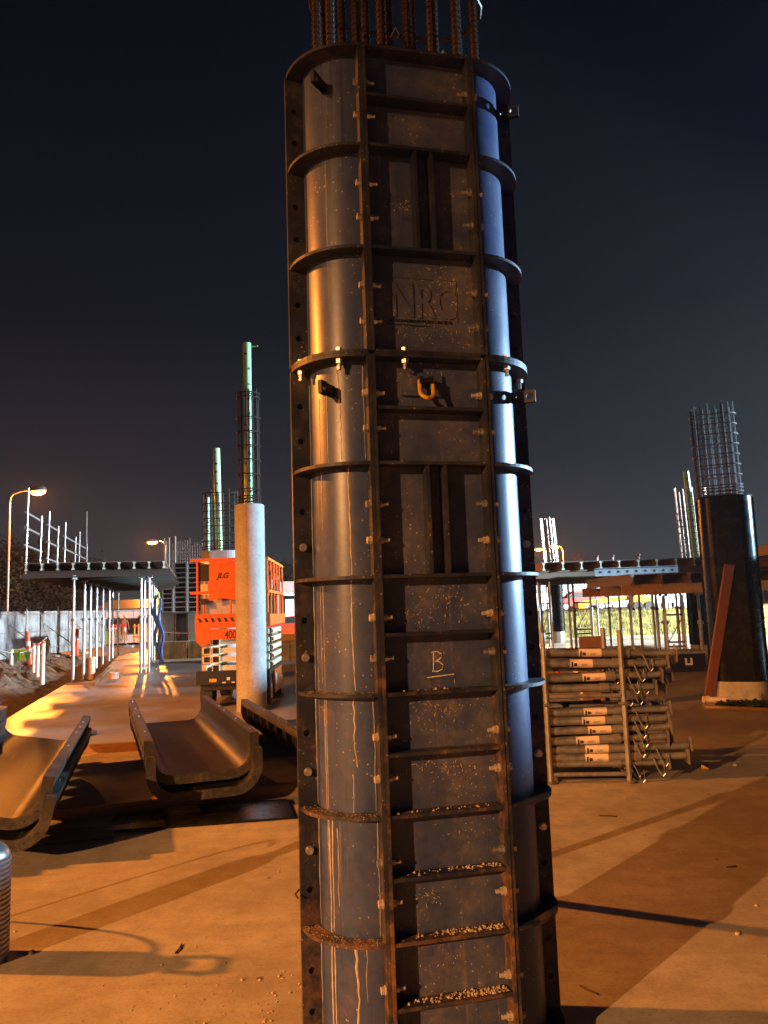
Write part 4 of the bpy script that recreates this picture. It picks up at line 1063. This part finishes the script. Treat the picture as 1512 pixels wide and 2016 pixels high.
# clutter in front of the right deck
g=atY(1165,1312,11.5)
t=thing('timber_crate','upright brown timber crate end standing behind the prop stack','crate',(g.x,11.5,0),R(8))
cw=.34; ch_=1.06
for k in range(4): obj('board', MB().box(-cw/2+.088*k,-cw/2+.088*k+.082,-.02,.0,.0,ch_-.02*(k%2)), M['timber'], t)
obj('cap_board', MB().box(-cw/2-.01,cw/2+.02,-.045,-.021,ch_-.16,ch_), M['timber'], t)
obj('side_board', MB().box(cw/2+.016,cw/2+.04,-.02,.40,0,ch_-.03), M['timber'], t)
obj('stile', MB().box(cw/2-.06,cw/2+.012,-.05,-.0215,0,ch_-.165), M['timber'], t)
q0=at(1190,1310); q1=at(1322,1308)
t=thing('navy_bin','long navy blue steel bin with a white mark standing under the right decks','bin',(q0.x,16.9,0),0)
bw=atY(1322,1300,16.9).x-atY(1190,1300,16.9).x
obj('shell', MB().add([(0,0,0),(bw,0,0),(bw,.7,0),(0,.7,0),(-.05,-.06,.40),(bw+.05,-.06,.40),(bw+.05,.76,.40),(-.05,.76,.40)],[(3,2,1,0),(0,1,5,4),(1,2,6,5),(2,3,7,6),(3,0,4,7)]), M['bluebin'], t)
obj('rim', MB().bar((-.06,-.07,.41),(bw+.06,-.07,.41),.05,.04).bar((-.06,.77,.41),(bw+.06,.77,.41),.05,.04).bar((-.06,-.05,.41),(-.06,.75,.41),.05,.04).bar((bw+.06,-.05,.41),(bw+.06,.75,.41),.05,.04), M['galv'], t)
obj('lid', MB().box(-.03,bw+.03,-.04,.74,.432,.445), M['galv'], t)
obj('white_mark', MB().box(bw*.72,bw*.75,-.058,-.050,.15,.30).box(bw*.80,bw*.83,-.058,-.050,.15,.30).box(bw*.751,bw*.799,-.056,-.050,.15,.19).xf(lambda x,y,z:(x,y-(z-.30)*-.12-.004,z)), M['white'], t)
a=at(1106,1300); b=atY(1142,1268,14.8)
tag(obj('ramp_board', MB().bar(Vector((a.x*.8,14.8,.12)),Vector((b.x+.1,14.8,.62)),.30,.03), M['pale']),'pale blue board leaning up behind the prop stack','board')
a=atY(1097,1300,14.0); 
t=thing('red_stake','short red stake standing left of the pale leaning board','stake',(a.x,14.0,0)); obj('shaft', MB().tube([(0,0,0),(0,0,.55)],.03,8), M['redpl'], t); obj('tip', MB().lathe([(.03,.55),(.02,.59),(.001,.60)],8), M['redpl'], t)
for i in range(5):
    a=atY(1074,1290,15.0); x=a.x+.1
    o=obj('timber_offcut', MB().box(-.22,.22,-.3,.3,0,.075), M['timber'], None, (x+random.uniform(-.03,.03),15.0,.002+.077*i),(0,0,random.uniform(-.1,.1))); tag(o,'%s timber offcut from the bottom of the small stack right of the foreground formwork'%ORD[i],'timber','stacked timber offcuts')

# ================================================================== left background
def fence_panel(p0,p1,h,label,m,z0):
    p0=Vector((*p0,0)); p1=Vector((*p1,0)); d=(p1-p0); L=d.length; d.normalize(); nrm=Vector((d.y,-d.x,0))
    t=thing('hoarding_panel',label,'hoarding',(p0.x,p0.y,z0),math.atan2(d.y,d.x),'hoarding panels along the left boundary')
    n_=4
    for k in range(n_): obj('sheet', MB().box(.04+(L-.08)*k/n_,.04+(L-.08)*(k+1)/n_-.012,.012+.006*(k%2),.022+.006*(k%2),.05,h), M[m], t)
    for x in (.0,L-.03): obj('post', MB().tube([(x,0,0),(x,0,h+.22)],.03,8), M['galvold'], t)
    for z in (.35,h*.55,h-.12): obj('rail', MB().bar((0,-.02,z),(L,-.02,z),.03,.04), M['galvold'], t)
    obj('brace', MB().tube([(L*.5,-.04,h*.72),(L*.5+.9,-1.5,.05)],.025,6), M['galvold'], t)
    obj('brace_foot', MB().cbox((L*.5+.9,-1.5,.03),(.4,.4,.12)), M['kick'], t)
fp=[Vector((-16.6,25.0)),Vector((-16.2,28.0)),Vector((-15.9,31.0)),Vector((-15.7,34.0)),Vector((-15.6,37.0)),Vector((-15.5,40.0)),Vector((-15.5,43.0))]
for i in range(len(fp)-1): fence_panel(fp[i],fp[i+1],2.0,'%s pale blue hoarding panel from the left picture edge'%ORD[i],'cloth',-.02)
def bollard(px_,py_,h,label,r=.06,ty=0.0):
    g=at(px_,py_,-.05); t=thing('traffic_bollard',label,'bollard',(g.x,g.y,-.08),0,'orange and white bollards'); t.rotation_euler=(0,ty,0)
    obj('body', MB().lathe([(r*2.2,0),(r*2.2,.05),(r*1.15,.08),(r,h*.92),(r*.8,h),(.001,h+.02)],14), M['orangepl'], t)
    obj('band', MB().lathe([(r*1.07,h*.50),(r*1.04,h*.72)],14), M['cone_white'], t)
    obj('base', MB().cbox((0,0,.02),(r*6,r*6,.04)), M['rubber'], t)
bollard(60,1312,1.28,'leaning orange and white bollard beside the capped stakes',.075,R(-7))
bollard(144,1292,1.25,'left of the two orange bollards by the left deck props',.08)
bollard(151,1291,1.22,'right of the two orange bollards by the left deck props',.08)
def stake(px_,py_,h,label,r=.045,cap=True):
    g=at(px_,py_,0); t=thing('capped_stake',label,'stake',(g.x,g.y,-.1),0,'white stakes with red caps')
    obj('shaft', MB().tube([(0,0,0),(0,0,h+.1)],r,12), M['white'], t)
    if cap: obj('cap', MB().lathe([(r*1.15,h+.06),(r*1.15,h+.12),(.001,h+.13)],12), M['redpl'], t)
stake(66,1318,.80,'left of three red capped white stakes in the soil bank'); stake(74,1326,.86,'middle of three red capped white stakes in the soil bank'); stake(84,1340,1.0,'right of three red capped white stakes in the soil bank')
stake(22,1315,.62,'lone white stake in the soil bank near the left edge',.055,False)
def stub(px_,py_,r,h,label,m='orangepl'):
    g=at(px_,py_,-.05); t=thing('pipe_stub',label,'pipe',(g.x,g.y,-.25),0,'cast in pipe stubs'); obj('tube', MB().lathe([(r,0),(r,h+.2),(r*.88,h+.2),(r*.88,h)],16), M[m], t); obj('lip', MB().lathe([(r*1.08,h+.14),(r*1.08,h+.2),(r*1.001,h+.201)],16), M[m], t)
M['peach']=mat('peach_plastic',(.62,.38,.22),.5)
stub(180,1330,.10,.52,'taller peach plastic pipe stub at the slab corner','peach'); stub(224,1340,.13,.22,'short wide peach pipe stub in the muddy path','peach')
bearer(at(186,1345),at(217,1316),.10,.12,'timber edge board running back from the slab corner',-.06)
bearer(at(131,1348),at(190,1347),.08,.10,'timber edge board along the slab corner',-.06)
bearer(at(236,1330),at(300,1326),.10,.10,'timber edge board beyond the short pipe stub',-.06)
# stacked yellow crates in the soil
for i in range(4):
    g=at(36,1300,.1); t=obj('yellow_block', MB().box(-.16,.16,-.15,.15,.0,.26), M['limeh'], None,(g.x+.36*(i%2)-.1,g.y,-.02+.27*(i//2))); tag(t,'%s yellow block of four in the soil beside the lone stake'%['lower left','lower right','upper left','upper right'][i],'block','yellow blocks')
# green bunting flags
bt=thing('bunting','string of small green flags between the stakes and the hoarding','bunting',(0,0,0))
b0=at(0,1290,.8); b1=at(95,1268,.9); pts=[]
b0=atY(0,1280,22.5); b1=atY(92,1255,24.0)
for k in range(13): q=b0.lerp(b1,k/12); q.z-= .25*math.sin(math.pi*k/12); pts.append(q)
obj('string', MB().tube(pts,.008,5), M['white'], bt)
for k in (3,6,9,11): q=pts[k]; obj('flag', MB().add([q,q+Vector((.22,0,0)),q+Vector((.11,.0,-.32)),q+Vector((.11,.012,-.1))],[(0,1,2),(0,3,1),(1,3,2),(2,3,0)]), M['green'], bt)
bt=thing('bunting','string of red flags in front of the dark doorway','bunting',(0,0,0))
b0=atY(318,1244,29.5); b1=atY(398,1244,29.5); obj('string', MB().tube([b0.lerp(b1,k/8)-Vector((0,0,.05*math.sin(math.pi*k/8))) for k in range(9)],.008,5), M['white'], bt)
for k in range(4): q=b0.lerp(b1,(k+.6)/4.4); obj('flag', MB().add([q,q+Vector((.16,0,0)),q+Vector((.08,.0,-.20)),q+Vector((.08,.012,-.07))],[(0,1,2),(0,3,1),(1,3,2),(2,3,0)]), M['redpl'], bt)
# mossy concrete blocks below
for i in range(5):
    a=atY(306,1290,28.8); L_=1.18
    t=obj('concrete_block', MB().box(0,L_-.03,0,.6,-.3,.62), M['block'], None,(a.x+L_*i,28.8+.04*(i%2),0)); tag(t,'%s mossy retaining block from the left, below the red flags'%ORD[i],'block','mossy retaining blocks')
# framed wall form panels and the dark doorway hut
def frame_panel(px0,px1,py0,py1,Y,label,nv,nh):
    a=atY(px0,py1,Y); b=atY(px1,py0,Y); W_=b.x-a.x; H_=b.z-a.z
    t=thing('wall_form_panel',label,'form panel',(a.x,Y,a.z),0,'framed wall form panels')
    obj('sheet', MB().box(0,W_,.06,.08,0,H_), M['blackply'], t)
    for k in range(nh+1): z=H_*k/nh; obj('rail', MB().bar((0,.02,z),(W_,.02,z),.07,.045), M['galv'], t)
    for k in range(nv+1): x=W_*k/nv; obj('stile', MB().bar((x,.015,-.02),(x,.015,H_+.02),.06,.07,(0,1,0)), M['galv'], t)
frame_panel(320,340,1160,1205,31.0,'low left framed wall form panel below the left deck end',1,5)
frame_panel(343,367,1108,1205,31.1,'middle framed wall form panel beside the left deck end',1,10)
frame_panel(370,396,1108,1205,31.2,'right framed wall form panel, partly behind the scissor lift',1,10)
a=atY(316,1250,32.5); b=atY(404,1206,32.5)
t=thing('site_hut','pale site hut with a dark doorway below the framed form panels','hut',(a.x,32.5,0),0); W_=b.x-a.x; HH=b.z+.1
obj('wall', MB().box(0,W_*.30,0,.1,-.2,HH).box(W_*.62,W_,0,.1,-.2,HH).box(W_*.3,W_*.62,0,.1,HH-.1,HH), M['pale'], t)
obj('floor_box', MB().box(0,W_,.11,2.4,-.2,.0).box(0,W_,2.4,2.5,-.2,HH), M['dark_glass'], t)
obj('roof', MB().box(-.1,W_+.1,-.1,2.6,HH+.002,HH+.08), M['steelgrey'], t)
obj('door_frame', MB().box(W_*.3+.002,W_*.3+.07,-.03,.09,-.2,HH-.102).box(W_*.62-.07,W_*.62-.002,-.03,.09,-.2,HH-.102), M['timber'], t)
ra=atY(340,1104,36.0); rb=atY(398,1068,36.0)
t=thing('wall_rebar_mesh','grey upright rebar mesh of a wall behind the left deck','rebar mesh',(0,36.0,0))
for k in range(13): x=ra.x+(rb.x-ra.x)*k/12; obj('bar', MB().tube([(x,0,1.0),(x,0,rb.z+random.uniform(-.15,.25))],.018,6), M['rebar_dark'], t)
for k in range(6): z=ra.z+ (rb.z-ra.z)*k/5.2; obj('cross_bar', MB().tube([(ra.x,-.03,z),(rb.x,-.03,z)],.014,6), M['rebar_dark'], t)
for i,(px_,tp) in enumerate(((324,1060),(328,1065),(333,1058),(345,1056))):
    a=atY(px_,1110,34.5); o=thing('steel_post','%s tall pale post standing left of the wall mesh'%ORD[i],'post',(a.x,34.5,0),0,'posts by the wall mesh'); h_=atY(px_,tp,34.5).z; obj('tube', MB().tube([(0,0,0),(0,0,h_)],.035,8), M['galv'], o); obj('foot', MB().cbox((0,0,.01),(.2,.2,.02)), M['galvold'], o)
a=atY(171,1007,38); o=thing('slim_mast','slim pale mast rising behind the left deck','mast',(a.x,38,-.2)); obj('tube', MB().tube([(0,0,0),(0,0,a.z+.2)],.05,8,r1=.025), M['galv'], o); obj('foot', MB().cbox((0,0,.02),(.3,.3,.04)), M['galvold'], o)
# worker far behind, seen between the props
def person(px_,py_,label,m,H=1.68,Y=None):
    g=at(px_,py_) if Y is None else atY(px_,py_,Y); s_=H/1.75
    me=bpy.data.meshes.new('person')
    V=[(0,0,.95),(0,0,1.15),(0,0,1.40),(0,0,1.50),(0,-.01,1.60),(0,-.01,1.72),
       (.11,0,.90),(.13,.0,.50),(.15,.02,.09),(.15,-.12,.04),(-.11,0,.90),(-.13,0,.50),(-.15,.02,.09),(-.15,-.12,.04),
       (.19,0,1.40),(.27,0,1.14),(.32,-.04,.88),(.33,-.06,.78),(-.19,0,1.40),(-.27,0,1.14),(-.32,-.04,.88),(-.33,-.06,.78)]
    Ed=[(0,1),(1,2),(2,3),(3,4),(4,5),(0,6),(6,7),(7,8),(8,9),(0,10),(10,11),(11,12),(12,13),(2,14),(14,15),(15,16),(16,17),(2,18),(18,19),(19,20),(20,21)]
    rad=[.16,.15,.17,.07,.09,.075,.10,.075,.055,.045,.10,.075,.055,.045,.075,.055,.045,.035,.075,.055,.045,.035]
    me.from_pydata([tuple(c*s_ for c in v) for v in V],Ed,[]); me.materials.append(M[m])
    o=bpy.data.objects.new('person',me); COL.objects.link(o); o.location=(g.x,g.y,0)
    sk=o.modifiers.new('skin','SKIN'); 
    for i,v in enumerate(me.skin_vertices[0].data): v.radius=(rad[i]*s_,rad[i]*s_*.75); v.use_root=(i==0)
    o.modifiers.new('sub','SUBSURF').levels=1; o.modifiers['sub'].render_levels=2
    tag(o,label,'person'); hat=obj('hard_hat', MB().lathe([(.14,0),(.115,.005),(.11,.06),(.07,.11),(.001,.125)],14,(0,-.01,1.70*s_)), M['card'], o)
person(245,1263,'person in brown workwear standing with arms out, far off between the left deck props','brownclothes')
for i,(px_,py_) in enumerate(((228,1264),(233,1264),(238,1264),(247,1264),(256,1263))):
    g=at(px_,py_); o=thing('lane_post','%s white post with a red top near the far person'%ORD[i],'post',(g.x,g.y-1,0),0,'lane posts by the far person'); obj('shaft', MB().tube([(0,0,0),(0,0,.95)],.07,8), M['white'], o); obj('top', MB().tube([(0,0,.95),(0,0,1.15)],.085,8), M['redpl'], o)
a=atY(265,1235,49); t=thing('yellow_barrier','yellow and orange mesh barrier beyond the far person','barrier',(a.x,49,0))
for k in range(8): obj('bar', MB().tube([(.0+.25*k,0,0),(.25*k,0,1.15)],.05,6), M['yellow'], t)
obj('rail', MB().bar((-.1,0,1.0),(1.9,0,1.0),.06,.1).bar((-.1,0,.35),(1.9,0,.35),.06,.1), M['orangepl'], t)
a=atY(168,1240,44); t=thing('lime_barrier','lime yellow barrier sheet behind the left row of props','barrier',(a.x,44,0))
for k in range(2): obj('panel', MB().box(.9*k,.9*k+.5,0,.04,.1,.85), M['limeh'], t); obj('leg', MB().tube([(.9*k+.4,.02,0),(.9*k+.4,.02,.1)],.03,6), M['galvold'], t)
# pale sheds behind the far person
def shed(px0,px1,py0,Y,dp,label,m,z0=-.3,wins=0,roof='steelgrey',lit=False):
    a=atY(px0,py0,Y); b=atY(px1,py0,Y); W_=b.x-a.x; H_=a.z
    t=thing('shed',label,'building',(a.x,Y,0),0,'far buildings')
    obj('wall', MB().box(0,W_,0,dp,z0,H_), M[m], t)
    n_=max(2,int(W_/1.2))
    for k in range(n_+1): obj('cladding_rib', MB().box(W_*k/n_-.03,W_*k/n_+.03,-.04,-.001,z0,H_-.02), M[m], t)
    obj('roof', MB().add([(-.3,-.4,H_+.002),(W_+.3,-.4,H_+.002),(W_+.3,dp+.4,H_+.002),(-.3,dp+.4,H_+.002),(-.3,dp/2,H_+.12*dp),(W_+.3,dp/2,H_+.12*dp)],[(3,2,1,0),(0,1,5,4),(2,3,4,5),(1,2,5),(3,0,4)]), M[roof], t)
    for k in range(wins):
        x=W_*(k+.5)/wins; f=obj('window', MB().box(x-.6,x+.6,-.07,-.041,H_-1.9,H_-.7), M['steelgrey'], t); obj('pane', MB().box(x-.52,x+.52,-.085,-.0705,H_-1.82,H_-.78), M['litwhite' if lit else 'dark_glass'], f)  # lit panes glow, added to brighten the sheds behind the bank
    return t
shed(196,300,1200,58,6,'long low pale shed far behind the left deck props','wallw',-.3,4)
# lit service canopy between the lift and the foreground column
a=atY(535,1168,62); b=atY(640,1168,62)
t=thing('service_canopy','brightly lit white service canopy far behind the scissor lift','canopy',(a.x,62,0)); W_=b.x-a.x
obj('roof', MB().box(0,W_,0,8,a.z,a.z+.9), M['wallw'], t)
for k in range(4): obj('light_strip', MB().box(.3+W_*k/4,.3+W_*k/4+.8,.3,7.5,a.z-.08,a.z-.004), M['litwhite'], t)
for x in (.4,W_-.4): obj('post', MB().tube([(x,1,0),(x,1,a.z)],.12,8), M['white'], t)
for k in range(5): f=obj('shop_window', MB().box(W_*k/5+.05,W_*(k+1)/5-.05,7.8,7.9,.4,a.z-.4), M['litwhite'], t)
def car(px_,py_,Y,label,m,L_=4.2,rz=0):
    g=atY(px_,py_,Y); t=thing('parked_car',label,'car',(g.x,Y,-.1),rz,'far parked cars')
    side=[(-2.1,.35),(-2.1,.75),(-1.95,.85),(-1.2,.92),(-.7,1.38),(.8,1.42),(1.45,.95),(2.05,.85),(2.12,.6),(2.1,.35)]
    obj('body', MB().prism(side,-.85,.85,lambda x,y,z:(x,z,y)), M[m], t)
    gl=[(-1.12,.94),(-.68,1.32),(.76,1.36),(1.32,.96)]
    for s_ in (-1,1): obj('window', MB().prism(gl,.851*s_,.858*s_,lambda x,y,z:(x,z,y)), M['dark_glass'], t)
    for x in (-1.3,1.3):
        for s_ in (-1,1): w_=obj('wheel', MB().tube([(x,s_*.70,.32),(x,s_*.90,.32)],.32,14), M['rubber'], t); obj('rim', MB().tube([(x,s_*.901,.32),(x,s_*.91,.32)],.2,10), M['galv'], w_)
    for s_ in (-1,1): obj('headlight', MB().box(2.09,2.125,s_*.6-.15,s_*.6+.15,.62,.78), M['white'], t)
car(577,1215,52,'red parked car seen between the scissor lift and the formwork','redpl',4.2,R(15))
car(284,1224,78,'small red car far off behind the left deck props','redpl')
# orange and yellow barrels right of the lift
for i,(px_,py_) in enumerate(((573,1248),(576,1286))):
    g=at(px_,py_+8); t=thing('orange_barrier','%s orange barrier block right of the scissor lift'%['far','near'][i],'barrier',(g.x,g.y,0),0,'orange barrier blocks')
    obj('body', MB().prism([(-.30,0),(-.30,.15),(-.16,.30),(-.12,.8),(.12,.8),(.16,.30),(.30,.15),(.30,0)],-.6,.6,lambda x,y,z:(z,x,y)), M['yellow' if i else 'orangepl'], t); obj('slot', MB().box(-.25,.25,-.305,-.301,.03,.12), M['ink'], t)
a=atY(548,1290,25); t=thing('mossy_wall','mossy concrete wall stub right of the scissor lift','wall',(a.x,25.5,0))
for k in range(2): obj('block', MB().box(-.3+.62*k,.30+.62*k,0,.6,0,.62), M['block'], t)

# ================================================================== right background
bk=MB(); vs=[]; NX_=60; NY_=12
from mathutils import noise as NN
for j in range(NY_+1):
    for i in range(NX_+1):
        x=4+46*i/NX_; s_=j/NY_; y=34+8*s_; z=-.4+ (1.42)*(s_**.8) + .12*NN.fractal(Vector((x*.9,y*1.2,0)),1,2,4)*(1 if 0<j else 0); vs.append((x,y,z))
bk.add(vs,[(j*(NX_+1)+i,j*(NX_+1)+i+1,(j+1)*(NX_+1)+i+1,(j+1)*(NX_+1)+i) for j in range(NY_) for i in range(NX_)],True)
bk.add([(4,42,.98),(60,42,.98),(90,120,1.0),(4,120,1.0)],[(0,1,2,3)])
struct('grass_bank', bk, M['grass'])
tf=MB()
for k in range(9000):
    x=random.uniform(5,30); s_=random.random(); y=34+8*s_; z=-.4+1.42*(s_**.8); h=random.uniform(.08,.26); a=random.random()*6.28; r_=.02
    tf.add([(x-math.cos(a)*r_,y-math.sin(a)*r_,z-.05),(x+math.cos(a)*r_,y+math.sin(a)*r_,z-.05),(x+random.uniform(-.1,.1),y+random.uniform(-.1,.1),z+h)],[(0,1,2)])
g=obj('grass', tf, M['grass']); g['label']='dry yellow-green grass on the bank behind the right decks'; g['category']='grass'; stuff(g)
shed(1040,1200,1150,66,10,'left long white shed behind the grass bank','wallw',.9,6,'steelgrey',True)
shed(1205,1330,1146,72,10,'middle white shed behind the grass bank','white',.9,5,'steelgrey',True)
shed(1335,1500,1138,64,10,'right white shed behind the grass bank, partly behind the black form','wallw',.9,5)
def car2(px_,Y,label,m): 
    car(px_,1190,Y,label,m); bpy.data.objects[-1] if False else None
for i,(px_,m,lab) in enumerate(((1143,'redpl','red car parked on top of the bank beside the left shed'),(1225,'white','white car parked on top of the bank'),(1300,'white','white van-like car at the right end of the bank'),(1318,'redpl','red car at the right end of the bank'))):
    n0=set(o.name for o in COL.objects); car(px_,1190,58+1.5*i,lab,m)
    for o in COL.objects:
        if o.name not in n0 and o.type=='EMPTY': o.location.z=.95
# pale paling fence on the bank top
fx0=atY(1240,1190,46).x
for i in range(3):
    t=thing('paling_fence','%s length of pale paling fence from the left on the bank top'%ORD[i],'fence',(fx0+2.6*i,46,.98),0,'paling fence on the bank')
    for k in range(12): obj('paling', MB().box(.21*k,.21*k+.12,0,.025,.05,1.5), M['wallw'], t)
    for z in (.4,1.2): obj('rail', MB().box(0,2.5,.026,.06,z,z+.07), M['wallw'], t)
# yellow boom machine on the bank
a=atY(1240,1200,43.5)
t=thing('yellow_loader','small yellow machine with a low boom on the bank','machine',(a.x,43.5,.97))
obj('boom', MB().bar((-2.6,0,.55),(.2,0,.75),.18,.22), M['yellow'], t); obj('body', MB().box(.1,1.1,-.5,.5,.25,.80).box(.2,.7,-.4,.4,.801,1.15), M['yellow'], t); obj('bucket', MB().box(-2.95,-2.55,-.5,.5,.25,.62), M['yellow'], t)
for x in (.3,.95):
    for s_ in (-1,1): obj('wheel', MB().tube([(x,s_*.45,.27),(x,s_*.62,.27)],.27,14), M['rubber'], t)
# far yellow plank stack along the bank foot
for i in range(3):
    a=atY(1215,1255,31+.7*i); o=obj('pale_plank', MB().box(-4+.6*i,4,-.12,.12,0,.10), M['beam_end'], None,(a.x+.6,31.0+.7*i,.004)); tag(o,'%s long pale plank lying in front of the grass bank'%['nearest','middle','farthest'][i],'plank','planks by the bank')

# trees
def tree(px_,py_,Y,w_,h_,label,z0=0.0,n_=7000):
    g=atY(px_,py_,Y); t=thing('tree',label,'tree',(g.x,Y,z0),random.random()*6,'far trees'); H_=g.z-z0
    tr=MB().tube([(0,0,0),(.1,0,H_*.3),(.0,.1,H_*.55)],.28,8,r1=.14)
    for k in range(6): a=k*1.05; tr.tube([(0,.05,H_*(.3+.05*k)),(math.cos(a)*w_*.22,math.sin(a)*w_*.22,H_*(.5+.05*k)),(math.cos(a)*w_*.38,math.sin(a)*w_*.38,H_*(.62+.05*k))],.10,6,r1=.03)
    obj('trunk', tr, M['bark'], t); mb=MB(); lobes=[(random.uniform(-.32,.32)*w_,random.uniform(-.32,.32)*w_,H_*random.uniform(.42,.86),w_*random.uniform(.16,.27)) for _ in range(12)]
    for k in range(n_):
        lx,ly,lz,lr=random.choice(lobes); d=Vector((random.gauss(0,1),random.gauss(0,1),random.gauss(0,.8))).normalized()*lr*random.uniform(.55,1.08); p=Vector((lx,ly,lz))+d
        u=Vector((random.uniform(-1,1),random.uniform(-1,1),random.uniform(-1,1))).normalized(); v=u.cross(d).normalized(); s_=w_*.012*random.uniform(.6,1.5)
        mb.add([p-u*s_,p+v*s_*.6,p+u*s_,p-v*s_*.6],[(0,1,2,3)])
    obj('crown', mb, M['leaf'], t)
tree(1133,1082,105,6.5,8,'round dark tree beside the two small street lamps')
tree(545,1096,120,9,8,'dark tree far behind the scissor lift cage')
tree(40,1092,85,16,8,'broad dark tree mass behind the hoarding at the left edge')
tree(120,1120,95,14,8,'lower dark tree behind the guard rail end')
tree(-40,1085,80,13,8,'dark tree cut by the left picture edge')
tree(1500,1090,90,12,8,'dark tree behind the black form at the right edge')

# ------------------------------------------------------------------ night haze in the air
HZB=obj('haze', MB().box(-130,130,-45,165,-1.6,40), None); stuff(HZB); HZB['label']='thin pale night haze in the air over the site'; HZB['category']='haze'
hm=bpy.data.materials.new('night_haze'); hm.use_nodes=True; hn=hm.node_tree; hn.nodes.clear()
ho=hn.nodes.new('ShaderNodeOutputMaterial'); hv=hn.nodes.new('ShaderNodeVolumePrincipled')
hv.inputs['Color'].default_value=(.85,.88,.92,1); hv.inputs['Density'].default_value=.00018; hv.inputs['Anisotropy'].default_value=.45
hn.links.new(hv.outputs[0],ho.inputs['Volume']); HZB.data.materials.append(hm)
